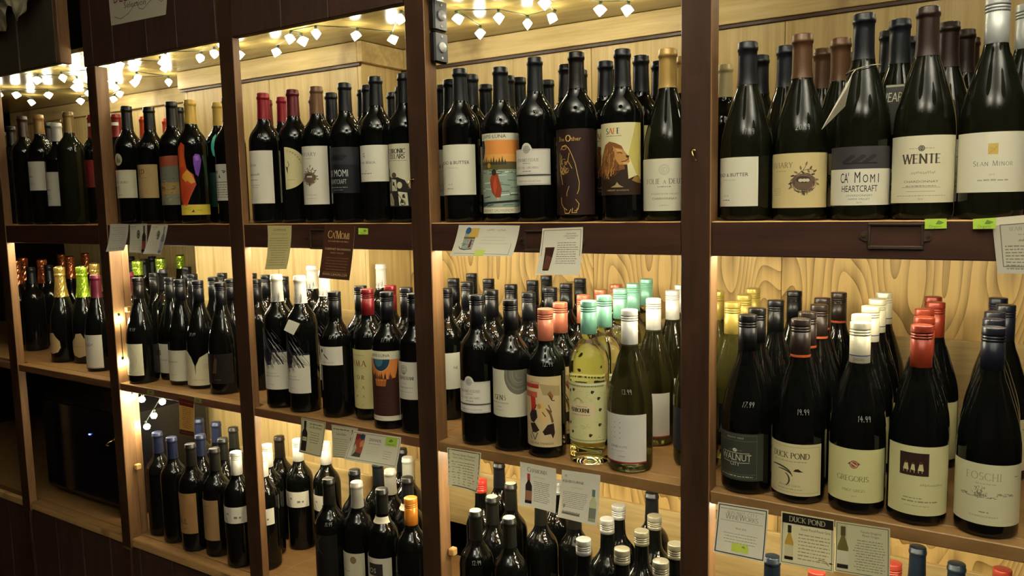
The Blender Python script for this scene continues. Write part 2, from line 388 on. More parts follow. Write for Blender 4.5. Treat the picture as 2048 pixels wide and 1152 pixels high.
box('top_band', -1.0815, .66, YB - .018, YB - .0005, Z0 + .431, Z0 + .487, M['pineband'], rack)
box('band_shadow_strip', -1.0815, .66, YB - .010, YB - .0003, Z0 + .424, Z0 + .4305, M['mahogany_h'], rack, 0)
box('top_band', -1.884, -1.0805, .388, .4045, Z0 + .431, Z0 + .487, M['pineband'], rack)
box('top_band', -1.0800, -1.063, .388, YB - .0185, Z0 + .431, Z0 + .487, M['pineband'], rack)
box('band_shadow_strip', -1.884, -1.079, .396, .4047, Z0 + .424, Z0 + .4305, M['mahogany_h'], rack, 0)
box('top_band', -3.4, -1.888, .580, .5995, Z0 + .431, Z0 + .487, M['pineband'], rack)
for z, h in ((ZM, .192), (ZB, .172)):
    box('low_cleat', -1.0815, .66, YB - .013, YB - .0004, z + .0006, z + h, M['pineband'], rack)
    box('low_cleat', -1.86, -1.0955, .392, .4045, z + .0006, z + h, M['pineband'], rack)
# small wooden peg blocks on the posts
for i, (x, y, z) in enumerate(((-1.690, .031, Z0 - .245), (-1.690, .025, Z0 - .712), (-.529, .022, Z0 - .705))):
    box('peg_block', x, x + .014, y, y + .016, z - .008, z + .008, M['raw'], rack, .002)
# boards below the bottom shelf
xs = [-2.9 + .155 * i for i in range(24)]
for a, b in zip(xs, xs[1:]):
    box('base_board', a + .001, b - .001, .006, .02, .02, ZB - .0265, M['header'], rack, .003)
for a, b in PX: box('base_stile', a, b, -.004, .0055, .02, ZB - .031, M['mahogany'], rack, .002)

# dark appliance seen in the unlit bay, with its blue indicator
t = empty('dark_appliance', (-2.06, .235, ZB + .003), 'black boxy appliance with a tiny blue light in the unlit lower bay', 'appliance')
link('housing', mesh('housing', box_bm(-.27, .26, -.155, .155, 0, .37, .035), M['black']), t)
link('front_panel', mesh('front_panel', box_bm(-.23, .22, -.161, -.1551, .04, .33, .002), mat('dark_gloss_panel', '0b0b12', .15)), t)
link('indicator', mesh('indicator', box_bm(.053, .061, -.165, -.1612, .247, .251, .0005), M['led']), t)

# hooks
def hook(x, y, z, label, s=1, turn=0):
    t = empty('cup_hook', (x, y, z), label, 'hook'); t.rotation_euler.y = turn
    pts = [(0, 0, .004 * s), (0, -.008 * s, .004 * s)] + [(.0, -.008 * s - .009 * s * math.sin(a), .004 * s - .009 * s * (1 - math.cos(a))) for a in [i * .45 for i in range(1, 8)]]
    pts = [(q[0] + .010 * s * k / len(pts), q[1], q[2]) for k, q in enumerate(pts)]
    link('wire_hook', mesh('wire_hook', tube_bm(pts, .0014 * s, 8), M['brass'], True), t)
    link('collar', mesh('collar', tube_bm([(0, -.0002, .004 * s), (0, -.0022, .004 * s)], .0042 * s, 12), M['brass'], False), t)
hook(.022, -.0002, Z0 + .112, 'brass cup hook on the wide post by the bold black capitals label', 1)
hook(-.574, -.0002, Z0 + .085, 'brass cup hook on the post right of the patchwork cartoon label', 1, .5)
hook(-1.740, -.0002, Z0 - .631, 'brass cup hook on the post beside the unlit lower bay', 1.25, 1.2)

# black twin stick-on light on the post
t = empty('stick_on_light', (-.5302, .034, Z0 + .38), 'black twin stick-on light with two round white lenses beside the fairy lights', 'light')
for k in (0, 1):
    z = (.031, -.031)[k]
    link('housing', mesh('housing', box_bm(0, .015, -.021, .021, z - .0295, z + .0295, .003), M['black']), t)
    link('face_plate', mesh('face_plate', box_bm(.0151, .0165, -.019, .019, z - .0275, z + .0275, .0005), M['greyface']), t)
    d = lathe_bm([(0, 0), (.0105, 0), (.0105, .003), (.0085, .005), (0, .0058)], 20)
    bmesh.ops.rotate(d, verts=d.verts, cent=(0, 0, 0), matrix=Matrix.Rotation(R(90), 3, 'Y')); bmesh.ops.translate(d, verts=d.verts, vec=(.0166, 0, z))
    link('lens', mesh('lens', d, M['white'], True), t)
    for dz in (-.021, .021):
        d = lathe_bm([(0, 0), (.0032, 0), (.0028, .001), (0, .0012)], 10)
        bmesh.ops.rotate(d, verts=d.verts, cent=(0, 0, 0), matrix=Matrix.Rotation(R(90), 3, 'Y')); bmesh.ops.translate(d, verts=d.verts, vec=(.0166, 0, z + dz))
        link('screw', mesh('screw', d, M['white'], True), t)

# bowl lamps added out of view to light the ceiling above the aisle
where = ('right, near the shelving', 'right, behind the viewer', 'middle, near the shelving', 'middle, behind the viewer')
for k, (x, y) in enumerate(((1.15, -.75), (1.15, -1.75), (.05, -.75), (.05, -1.75))):
    t = empty('bowl_lamp', (x, y, 2.75), 'added unseen bowl lamp lighting the ceiling above the aisle, ' + where[k], 'lamp')
    link('bowl', mesh('bowl', lathe_bm([(0, -.43), (.06, -.425), (.13, -.40), (.18, -.35), (.20, -.30), (.192, -.30), (.172, -.347), (.125, -.392), (0, -.42)], 28), M['white'], True), t)
    link('lamp', mesh('lamp', lathe_bm([(.13, -.375), (0, -.375)], 24), M['lamp']), t)
    link('rod', mesh('rod', tube_bm([(0, 0, -.001), (0, 0, -.37)], .006), M['steel']), t)

# kind: (outline, level, height, label bottom and top, places)
KT = {
'brown_foil_left':('bdx','T',0.345,None,[(-2.2316,0.06)]),
'goldfoil_white':('bdx','T',0.3394,(0.1053,0.1942),[(-2.1105,0.05)]),
'dark_left':('bdx','T',0.335,None,[(-2.2719,0.16),(-2.4762,0.14),(-2.7104,0.22)]),
'silver_foil':('bdx','T',0.3082,(0.056,0.1588),[(-2.0206,0.0556)]),
'clear_gold':('bdx','T',0.335,None,[(-1.9424,0.0509),(-2.1413,0.15)]),
'red_white_band':('bdx','T',0.333,(0.1104,0.1939),[(-1.9494,0.1289),(-1.8789,0.1633)]),
'moro':('bdx','T',0.3278,(0.0724,0.1499),[(-1.6466,0.055)]),
'rd':('bdx','T',0.3165,(0.0703,0.1605),[(-1.5417,0.055)]),
'orange_foil':('bdx','T',0.327,None,[(-1.8365,0.2292),(-1.8363,0.3076)]),
'bands':('bdx','T',0.3226,(0.0497,0.1782),[(-1.4401,0.055),(-1.529,0.1369)]),
'lyric':('bdx','T',0.3187,(0.0226,0.2191),[(-1.3503,0.0472)]),
'teal':('bdx','T',0.3187,None,[(-1.3413,0.1251)]),
'face':('bdx','T',0.3128,(0.0571,0.1472),[(-1.2087,0.055)]),
'script':('bdx','T',0.3103,(0.0474,0.1726),[(-1.0689,0.0472),(-1.088,0.1232)]),
'commons':('bdx','T',0.3118,(0.0783,0.1765),[(-0.9806,0.06),(-1.1649,0.1386),(-1.0336,0.1796)]),
'aviary':('bdx','T',0.3091,(0.0421,0.1733),[(-0.8903,0.05)]),
'momi':('bdx','T',0.3081,(0.0658,0.1659),[(-0.799,0.0472),(-0.9322,0.1368)]),
'minor':('bdx','T',0.3124,(0.088,0.1651),[(-0.7069,0.0472),(-0.8025,0.1255),(-0.8635,0.1747)]),
'chronic':('bdx','T',0.3112,(0.0336,0.1639),[(-0.6285,0.05),(-0.7585,0.1904),(-0.6857,0.1227),(-0.8348,0.2476)]),
'butter':('bdx','T',0.3051,(0.0543,0.1534),[(-0.4814,0.0472),(-0.5064,0.1215),(-0.5811,0.1455),(-0.6407,0.1965),(-0.6954,0.2587)]),
'luna_top':('bdx','T',0.2981,(0.0166,0.1698),[(-0.3861,0.05),(-0.4323,0.147),(-0.5344,0.2147)]),
'serrano_top':('bdx','T',0.3077,(0.0689,0.1465),[(-0.3077,0.05),(-0.4291,0.3073),(-0.4586,0.2347)]),
'other':('bdx','T',0.3072,(0.0122,0.1671),[(-0.2193,0.05),(-0.2984,0.1544),(-0.3072,0.2323)]),
'safe':('bdx','T',0.3005,(0.0462,0.1709),[(-0.126,0.0472),(-0.1247,0.1256),(-0.1213,0.2039),(-0.2023,0.1363),(-0.2292,0.2399)]),
'folie':('bur','T',0.2918,(0.0174,0.1054),[(-0.0427,0.0507),(-0.0434,0.1361)]),
'champ_foil':('bdx','T',0.29,None,[(-0.0112,0.2628)]),
'butter_white':('bur','T',0.2861,(0.023,0.1014),[(0.094,0.0507),(0.1366,0.1247),(0.0766,0.1855),(0.1193,0.2595)]),
'aviary_white':('bur','T',0.2875,(0.0194,0.1034),[(0.1794,0.0507),(0.222,0.1247),(0.1793,0.1987),(0.2221,0.2726)]),
'momi_white':('bur','T',0.3059,(0.0219,0.1085),[(0.2678,0.0507),(0.3073,0.1288),(0.2817,0.2103),(0.305,0.2929)]),
'wente':('bur','T',0.3033,(0.0241,0.1192),[(0.3532,0.0507),(0.37,0.1868),(0.3874,0.2704),(0.3902,0.3558)]),
'minor_white':('bur','T',0.3039,(0.037,0.1187),[(0.4386,0.0507),(0.474,0.1284)]),
'copper':('champ','M',0.318,None,[(-2.6925,0.2191),(-2.8394,0.3148),(-2.6304,0.282),(-2.9141,0.5051),(-2.719,0.4347),(-2.8704,0.582)]),
'dark_mid':('bdx','M',0.3,None,[(-2.5019,0.1784),(-2.5488,0.2646)]),
'gold_champ':('champ','M',0.315,None,[(-2.186,0.1141),(-2.226,0.2548)]),
'lime':('champ','M',0.315,(-0.0048,0.0812),[(-2.1018,0.1413)]),
'burg_script':('bur','M',0.297,(0.0112,0.1145),[(-1.932,0.0899)]),
'burg_foil':('bdx','M',0.3,None,[(-1.8756,0.1653)]),
'lime2':('champ','M',0.323,None,[(-2.0626,0.3127),(-2.1006,0.424),(-2.1841,0.5616)]),
'black_tops':('bdx','M',0.316,None,[(-2.4287,0.5142),(-2.2198,0.4378),(-2.3302,0.5412),(-1.6837,0.1573)]),
'spiral':('bur','M',0.3016,(0.0245,0.1156),[(-1.6463,0.051)]),
'redsq':('bur','M',0.297,(0.0209,0.1064),[(-1.6076,0.1272),(-1.8049,0.2065)]),
'smother':('bur','M',0.297,(0.0134,0.1004),[(-1.516,0.0957)]),
'vcurve':('bur','M',0.297,(0.0103,0.1052),[(-1.4306,0.0936),(-1.646,0.23),(-1.9280,0.4082)]),
'darklabel':('bur','M',0.297,None,[(-1.3174,0.0813),(-1.4843,0.1838),(-1.578,0.2858),(-1.3785,0.1612)]),
'blackscrew':('bdx','M',0.3,None,[(-1.2647,0.1551),(-1.4377,0.2827),(-1.3507,0.2632),(-1.2559,0.2433)]),
'feather':('bdx','M',0.3283,(0.0478,0.1971),[(-1.064,0.0549),(-0.9795,0.0531),(-1.2073,0.3049),(-1.0357,0.1875),(-1.0391,0.4065)]),
'flower':('bdx','M',0.294,(0.1252,0.1688),[(-0.8727,0.0597)]),
'amafor':('bdx','M',0.3016,(0.0283,0.1657),[(-0.7862,0.0792),(-0.7879,0.1605)]),
'bs2':('bdx','M',0.3,None,[(-0.8628,0.1375)]),
'luna_moon':('bdx','M',0.3023,(0.0198,0.1753),[(-0.6982,0.0472)]),
'sebast':('bdx','M',0.3024,(0.0765,0.1582),[(-0.6198,0.0472),(-0.7144,0.1332)]),
'ne':('bdx','M',0.3,(0.0727,0.1559),[(-0.6277,0.1691)]),
'serrano':('bdx','M',0.3065,(0.0683,0.1438),[(-0.4544,0.0472),(-0.6302,0.2567),(-0.7153,0.3165),(-0.7541,0.448)]),
'sen5':('bdx','M',0.3004,(0.0709,0.1653),[(-0.3723,0.0472),(-0.5075,0.1798),(-0.6588,0.389),(-0.5305,0.2956)]),
'bs3':('bdx','M',0.3,None,[(-0.4067,0.1728),(-0.5342,0.3996),(-0.4121,0.2767),(-0.5667,0.5238),(-0.4215,0.3663),(-0.4472,0.4856)]),
'chamonix':('bdx','M',0.2872,(0.0222,0.1605),[(-0.2923,0.0472),(-0.3105,0.1388),(-0.3265,0.2729),(-0.3403,0.3844),(-0.3542,0.4977)]),
'ashbourne':('bdx','M',0.3071,(0.0443,0.158),[(-0.1982,0.0472),(-0.2074,0.1322),(-0.2273,0.2487),(-0.2475,0.3602),(-0.2604,0.4649)]),
'onehope':('bur','M',0.2945,(0.0186,0.1083),[(-0.1164,0.0507),(-0.1399,0.2192),(-0.1571,0.3667),(-0.1797,0.4793)]),
'pale':('bur','M',0.297,None,[(-0.0198,0.1328)]),
'goldscrew':('bur','M',0.297,None,[(0.0252,0.2054),(-0.0598,0.3717),(0.0118,0.3234),(-0.0048,0.4453)]),
'walnut':('bur','M',0.2976,(0.0239,0.104),[(0.0988,0.0507),(0.0906,0.1357),(0.0911,0.2596),(0.0867,0.4249)]),
'duck':('bur','M',0.296,(0.014,0.099),[(0.1844,0.0507),(0.176,0.1357),(0.174,0.2389),(0.1591,0.3403),(0.17,0.4449)]),
'gregoris':('bur','M',0.2965,(0.0202,0.1044),[(0.2738,0.0507),(0.2614,0.1352),(0.2586,0.2505),(0.2543,0.3587),(0.251,0.4729)]),
'orangered':('bur','M',0.2975,(0.017,0.1218),[(0.3592,0.0507),(0.354,0.1391),(0.3448,0.2379),(0.3539,0.3402),(0.3424,0.4248)]),
'oschi':('bur','M',0.3004,(0.0202,0.1092),[(0.4507,0.0507),(0.4486,0.1361),(0.4477,0.2215),(0.4612,0.3214),(0.448,0.4225)]),
'navy':('bdx','L',0.3073,None,[(-1.6524,0.0819),(-1.5678,0.0717),(-1.5142,0.129),(-1.672,0.2373),(-1.5885,0.2388)]),
'soul':('bdx','L',0.3037,(0.0549,0.1712),[(-1.4702,0.0642),(-1.4346,0.1455)]),
'tanlabel':('bdx','L',0.3011,(0.049,0.1636),[(-1.3821,0.0774),(-1.5101,0.2408)]),
'whitediag':('bdx','L',0.3112,(0.1252,0.1694),[(-1.2736,0.0649),(-1.1993,0.09),(-1.2505,0.1494),(-1.2136,0.2275),(-1.1234,0.2452)]),
'blackh2':('bdx','L',0.3,None,[(-1.314,0.2476)]),
'treelines':('bdx','L',0.3,None,[(-0.9219,0.0601)]),
'silverfoil':('bdx','L',0.3,None,[(-0.8457,0.0784),(-0.8336,0.1856),(-0.8585,0.2821)]),
'blackh':('bdx','L',0.3,None,[(-0.9123,0.14),(-0.905,0.218),(-0.9198,0.3309)]),
'os':('bdx','L',0.3,None,[(-0.7605,0.073),(-0.7585,0.1631)]),
'orangecap':('bdx','L',0.3,None,[(-0.6636,0.0625)]),
'creamtop':('bdx','L',0.3,None,[(-0.4912,0.0736),(-0.5056,0.159),(-0.5149,0.2515),(-0.4068,0.0773),(-0.4079,0.2104),(-0.332,0.23)]),
'redcap':('bdx','L',0.3,None,[(-0.5919,0.2368)]),
'lowneck':('bdx','L',0.32,None,[(-0.59,0.3152),(-0.1833,0.3117)]),
'silverscrew':('bdx','L',0.3,None,[(-0.2215,0.0605),(-0.2259,0.1747),(-0.2367,0.2543),(-0.4289,0.317)]),
'goldtop':('bdx','L',0.3,None,[(-0.1382,0.0591),(-0.1395,0.1542),(-0.1466,0.2383),(-0.055,0.0472),(-0.0587,0.1306)]),
'flow':('bdx','L',0.3,None,[(0.1149,0.1678),(0.3382,0.3443),(0.4046,0.3025)]),
'flowred':('bdx','L',0.29,None,[(0.1933,0.1692),(0.3048,0.2725),(0.4742,0.3411)]),
}

# ------------------------------------------------------------ bottles
RAD = {'bdx': .038, 'bur': .0415, 'champ': .043}
def profile(typ, h, r):
    """outline from the base to the mouth; straight bodies stretch with the height, shoulders and necks do not"""
    if typ == 'bdx':
        t = h - .30
        p = [(r - .008, .0), (r - .003, .0012), (r - .0006, .004), (r, .009), (r, .178 + t), (r - .0004, .187 + t), (r - .0018, .195 + t), (r - .0045, .203 + t), (r - .0085, .210 + t), (r - .0135, .2165 + t), (r - .018, .223 + t), (.0170, .229 + t), (.0150, .2365 + t), (.0145, .245 + t), (.0139, .262 + t), (.0136, .284 + t), (.0136, h - .0002)]
    elif typ == 'bur':
        t = h - .297; q = r / .0415
        p = [(r - .009, .0), (r - .003, .0014), (r - .0006, .005), (r, .010), (r, .118 + t), (r - .0006, .132 + t), (r - .0022, .146 + t), (r - .0055, .162 + t), (r - .0100, .178 + t), (r - .0148, .194 + t), (r - .0190, .209 + t), (.0176, .222 + t), (.0150, .235 + t), (.0145, .250 + t), (.0143, .268 + t), (.0142, h - .0002)]
    else:
        t = h - .315
        p = [(r - .010, .0), (r - .004, .0015), (r - .0008, .006), (r, .012), (r, .125 + t), (r - .0008, .140 + t), (r - .003, .156 + t), (r - .0075, .174 + t), (r - .0135, .192 + t), (r - .0190, .208 + t), (.0202, .224 + t), (.0178, .242 + t), (.0160, .262 + t), (.0150, .290 + t), (.0150, h - .0002)]
    return p
def rad_at(p, z):
    for (r0, z0), (r1, z1) in zip(p, p[1:]):
        if z <= z1: return r0 + (r1 - r0) * max(0, (z - z0)) / max(1e-9, z1 - z0)
    return p[-1][0]
def cap_mesh(kind, typ, h, p, col, ln, extra=None):
    e = .0007
    if kind == 'screw':
        r = .0152; z0 = h - ln
        pr = [(r - .0004, z0), (r, z0 + .0004), (r, h - .0215)]
        for k in range(3):
            z = h - .021 + k * .0042; pr += [(r - .0009, z), (r - .0009, z + .0010), (r + .0002, z + .0016), (r + .0002, z + .0036)]
        pr += [(r, h - .0075), (r, h - .0014), (r - .0006, h - .0004), (r - .0018, h), (0, h)]
        return mesh('screw_cap', lathe_bm(pr, 32), capmat(col, 'screw'), True)
    if kind == 'foil':
        z0 = h - ln; pr = [(rad_at(p, z0) + e, z0)]
        z = z0 + .004
        while z < h - .016: pr.append((rad_at(p, z) + e, z)); z += .008
        a = rad_at(p, h - .014) + e
        pr += [(a, h - .0150), (a + .0012, h - .0138), (a + .0014, h - .0085), (a + .0004, h - .0075), (a + .0004, h - .0016), (a - .0008, h - .0003), (a - .0022, h + .0002), (0, h + .0002)]
        return mesh('foil_capsule', lathe_bm(pr, 32), capmat(col, 'foil'), True)
    z0 = h - ln; pr = [(rad_at(p, z0) + e, z0)]; z = z0 + .006          # sparkling: long foil over a wired cork
    while z < h - .034: pr.append((rad_at(p, z) + e, z)); z += .008
    pr += [(.0160, h - .033), (.0172, h - .030), (.0172, h - .026), (.0160, h - .0235), (.0166, h - .019), (.0172, h - .010), (.0166, h - .004), (.0135, h - .0006), (.006, h + .0002), (0, h)]
    bm = lathe_bm(pr, 28, wob=.025); return mesh('crumpled_foil', bm, capmat(col, 'crumpled'), not True)
KRAFT, CREAM, PAPER, GREYP = 'b99b63', 'e9e2c4', 'ece8d6', 'c9c9b4'
INK, GRY = '2c2824', '8a8676'
LABELS = {}
def label(*names):
    def d(fn):
        for n in names: LABELS[n] = fn
        return fn
    return d
def paper(A, w, H, c=PAPER, x=0): A.rect(x - w / 2, 0, x + w / 2, H, c, 0)
def crest(A, x, y, r, c=GRY):
    A.ring(x, y, r, r, r * .12, c); A.ring(x, y, r * .75, r * .75, r * .08, c); A.line(arc(x - r * .2, y, r * .3, r * .45, 40, 320, 10), r * .14, c); A.line(arc(x + r * .2, y, r * .3, r * .45, 200, -120, 10), r * .14, c); A.line([(x, y - r * .5), (x, y + r * .5)], r * .1, c)
def nest(A, x, y, s):
    """a twig nest with eggs under a leafy sprig"""
    r = random.Random(5); d = '4a3a30'
    A.ell(x, y, 11 * s, 8 * s, '6b5545', 1)
    for i in range(70):
        a = r.uniform(0, 360); k = r.uniform(.72, 1.12); q = arc(x, y - 1 * s, 11 * s * k, 8.5 * s * k, a, a + r.uniform(18, 45), 3)
        A.line(q, .45 * s, r.choice([d, '6e5a48', '8d7a62', '3a2c25']), 2)
    A.ell(x - .5 * s, y + 2.2 * s, 6.6 * s, 3.2 * s, '3a2b24', 3)
    for dx in (-3, 0.2, 3.2): A.ell(x + dx * s, y + 1.6 * s, 2 * s, 1.6 * s, 'd8d2b4', 4)
    for i in range(14):
        a = r.uniform(200, 340); px, py = x + 10 * s * math.cos(R(a)), y + 8 * s * math.sin(R(a)); A.line([(px, py), (px + r.uniform(-3, 3) * s, py - r.uniform(2, 5) * s)], .35 * s, d, 2)
    A.poly([(x - 2 * s, y - 8 * s), (x + 2 * s, y - 8 * s), (x + .6 * s, y - 13 * s), (x - .6 * s, y - 12 * s)], d, 2)
    for (px, py, a) in ((-7, 9, 150), (-3, 13, 100), (2, 17, 70), (6, 13, 60), (10, 10, 30), (-10, 6, 190), (12, 2, 0), (13, -2, -30), (-12, -1, 200), (4, 10, 110), (-1, 9, 140), (8, 7, 10), (-12, -5, 220)):
        c, q = math.cos(R(a)), math.sin(R(a)); f = lambda u, v: (x + (px + u * c - v * q) * s, y + (py + u * q + v * c) * s)
        A.poly([f(-2, 0), f(-.5, -.95), f(1.2, -.7), f(2.6, 0), f(1.2, .8), f(-.5, .95)], r.choice([d, '7a6a55', '57483a']), 5)
    for q in ([(-6, 7), (-1, 11), (2, 16)], [(-1, 11), (6, 12), (10, 10)]): A.line([(x + a * s, y + b * s) for a, b in q], .5 * s, d, 3)

@label('butter', 'butter_white')
def _(A, H, w):
    paper(A, w, H, 'f0ecd4'); k = H / 99 if H > 85 else .8
    A.txt('BREAD & BUTTER', 0, H * .61, 6.4 if H > 85 else 5.6, INK, sx=.98 if H > 85 else 1.02); A.txt('W I N E   C E L L A R S', 0, H * .53, 1.7, GRY)
    A.txt('2 0 1 9', -6, H * .2, 2.6, '6d685c'); A.fine(-14, 2, H * .12, 1.5, GRY, 2)
@label('aviary')
def _(A, H, w):
    paper(A, w, H, 'ece7d2'); A.serif('AVIARY', -6, H * .83, 8, '4d4a42', sp=.28); A.fine(-20, 4, H * .785, 1.3, 'b5b09c', 1)
    nest(A, -3, H * .46, 1.5); A.fine(-16, 14, H * .16, 1.2, 'b5b09c', 3); A.fine(-14, 12, H * .1, 1.2, 'bdb8a4', 4)
@label('aviary_white')
def _(A, H, w):
    paper(A, w, H, 'd9c68e'); A.serif('AVIARY', -24, H * .74, 8, '7a6a45', sp=.22); A.fine(-34, -14, H * .67, 1.1, 'ab9a68', 1)
    A.para(-40, -22, H * .35, 4, 3.2, 1, 'ab9a68', 4); nest(A, 13, H * .47, 1.62)
@label('momi')
def _(A, H, w):
    A.rect(-w / 2, 0, w / 2, H, '15151a', 0); A.rect(-w / 2, H * .62, w / 2, H, '2b2c30', 1)
    for i in range(9): A.ell(-14 + i * 4, H * (.74 + .03 * (i % 3)), 7, 3.2, '131316', 2)
    A.txt("CA'", -19, H * .36, 14, 'c8c8be', sx=.42); A.txt('MOMI', 9, H * .36, 15, 'c8c8be', sx=.62)
    A.txt('HEARTCRAFT', -1, H * .2, 10, 'b4b4aa', sx=.52); A.fine(-26, 24, H * .115, 1.8, '8b8b84', 2); A.fine(-12, 14, H * .06, 1.6, '7a7a74', 3)
@label('momi_white')
def _(A, H, w):
    A.rect(-w / 2, 0, w / 2, H * .62, 'f2eed8', 0); A.rect(-w / 2, H * .62, w / 2, H, '3d3b3c', 0)
    for i in range(12): A.ell(-22 + i * 3.7, H * (.74 + .03 * ((i * 5) % 4)), 4.2, 2.6, '262425', 1)
    A.rect(-24, H * .70, 24, H * .73, '1e1c1d', 2)
    A.txt("CA'", -21.5, H * .385, 14.5, INK, sx=.43); A.txt('M', -3, H * .385, 16, INK, sx=.52); A.txt('O', 8, H * .385, 12, INK, sx=.58); A.txt('M', 18, H * .385, 12, INK, sx=.62); A.txt('I', 27, H * .385, 13, INK, sx=.7)
    A.txt('HEARTCRAFT', 0, H * .23, 9.4, INK, sx=.62); A.txt('CHARDONNAY', 0, H * .15, 3, GRY, sx=1.2); A.txt('NAPA VALLEY', 0, H * .09, 3, GRY, sx=1.1); A.txt('2019', 0, H * .035, 2, GRY, sx=1.3)
@label('minor')
def _(A, H, w):
    paper(A, w, H, 'efebd6'); A.line([(-9, H * .77), (-3, H * .78), (-9, H * .71), (-3, H * .7)], 1.2, '9a9584'); A.line([(-8, H * .67), (-2, H * .72), (-3, H * .64)], 1, '9a9584')
    A.serif('Sean Minor.', 2, H * .49, 6, '55524a', sp=.2); A.txt('2019', 0, H * .28, 2.2, GRY); A.fine(-18, 14, H * .21, 2, '8d897b', 3)
@label('minor_white')
def _(A, H, w):
    paper(A, w, H, 'f1ecd3'); A.rect(-5.5, H * .63, 6.5, H * .81, 'd3b45e', 1)
    for q in ([(-4, 54), (-1, 58), (3, 59)], [(-3, 62), (2, 60), (5, 64)]): A.line([(a, b * H / 84) for a, b in q], .8, 'b8954a', 2)
    A.serif('Sean Minor', 1, H * .44, 6.6, '8b8672', sp=.2); A.txt('2019', 0, H * .28, 2.4, 'b5af98'); A.fine(-17, 20, H * .19, 2.2, 'b0aa94', 2)
@label('wente')
def _(A, H, w):
    paper(A, w, H, 'e8e1c0'); A.ell(0, H * .81, 4.2, 4.2, INK, 1); A.ring(0, H * .81, 2.8, 2.8, .5, 'e8e1c0', 2); A.txt('W', 0, H * .797, 2.6, 'e8e1c0', ly=3); A.fine(-16, -5, H * .805, 1.2, 'b8b090', 1); A.fine(5, 16, H * .805, 1.2, 'b8b090', 2)
    A.serif('WENTE', 0, H * .59, 12.5, '4b4436', thick=.2, thin=.07); A.script(-14, 18, H * .43, 4.5, 'a39b7e', .5, 4, 22); A.txt('CHARDONNAY', 0, H * .30, 3.2, '6d6653', sx=1.4)
    A.line([(-26, H * .23), (26, H * .23)], .5, '8a8268'); A.line([(-19, H * .17), (19, H * .17)], .5, '8a8268'); A.fine(-20, 20, H * .245, 1.2, '8a8268', 5); A.fine(-35, 35, H * .1, 1.2, 'b8b090', 7); A.txt('2019', 0, H * .045, 2.2, '8a8268')
@label('folie')
def _(A, H, w):
    paper(A, w, H, 'e9e3c8'); A.ring(0, H * .79, 9, 9, .5, 'b9b49c'); crest(A, 0, H * .79, 7.5, 'c9c3aa')
    A.serif('FOLIE a DEUX', 0, H * .52, 8.2, '6a6658', sp=.14, small=.7); A.fine(-11, 11, H * .455, 1.4, GRY, 1); A.txt('RUSSIAN RIVER VALLEY', 0, H * .31, 2.8, '9a9582', sx=1.15); A.txt('CHARDONNAY', 0, H * .215, 3.6, '4d4a42', sx=1.15); A.fine(-8, 8, H * .1, 1.3, 'b8b3a0', 5)
@label('serrano_top', 'serrano')
def _(A, H, w):
    b = H * .86; pts = [(-w / 2, 0), (w / 2, 0), (w / 2, b)] + [(12, b)] + arc(0, b, 10.5, H - b + .6, 15, 165, 14) + [(-12, b), (-w / 2, b)]
    A.poly(pts, 'eae6d6', 0); A.frame(-w / 2 + 2, H * .265, w / 2 - 2, b - 1.5, .5, '8f8b80'); A.frame(-w / 2 + 2, 2, w / 2 - 2, H * .205, .5, '8f8b80')
    A.rect(-10, b - 3, 10, b + .2, 'eae6d6', 2); A.rect(-w / 2, H * .22, w / 2, H * .25, '14130f', 2)
    crest(A, 0, b - .8, 6.6, '6a665c'); A.P = [(p, c, 3 if ly == 1 else ly) for p, c, ly in A.P]
    A.serif('PEIRANO ESTATE', 0, H * .56, 5.6, '77736a', sp=.1, sx=.86); A.fine(-8, 8, H * .51, 1.3, GRY, 1)
    A.serif('OLD VINE ZINFANDEL', 0, H * .39, 3.8, '8d897d', sp=.1); A.fine(-9, 9, H * .32, 1.6, GRY, 3); A.txt('THE HERITAGE COLLECTION', 0, H * .075, 2.8, '8d897d')
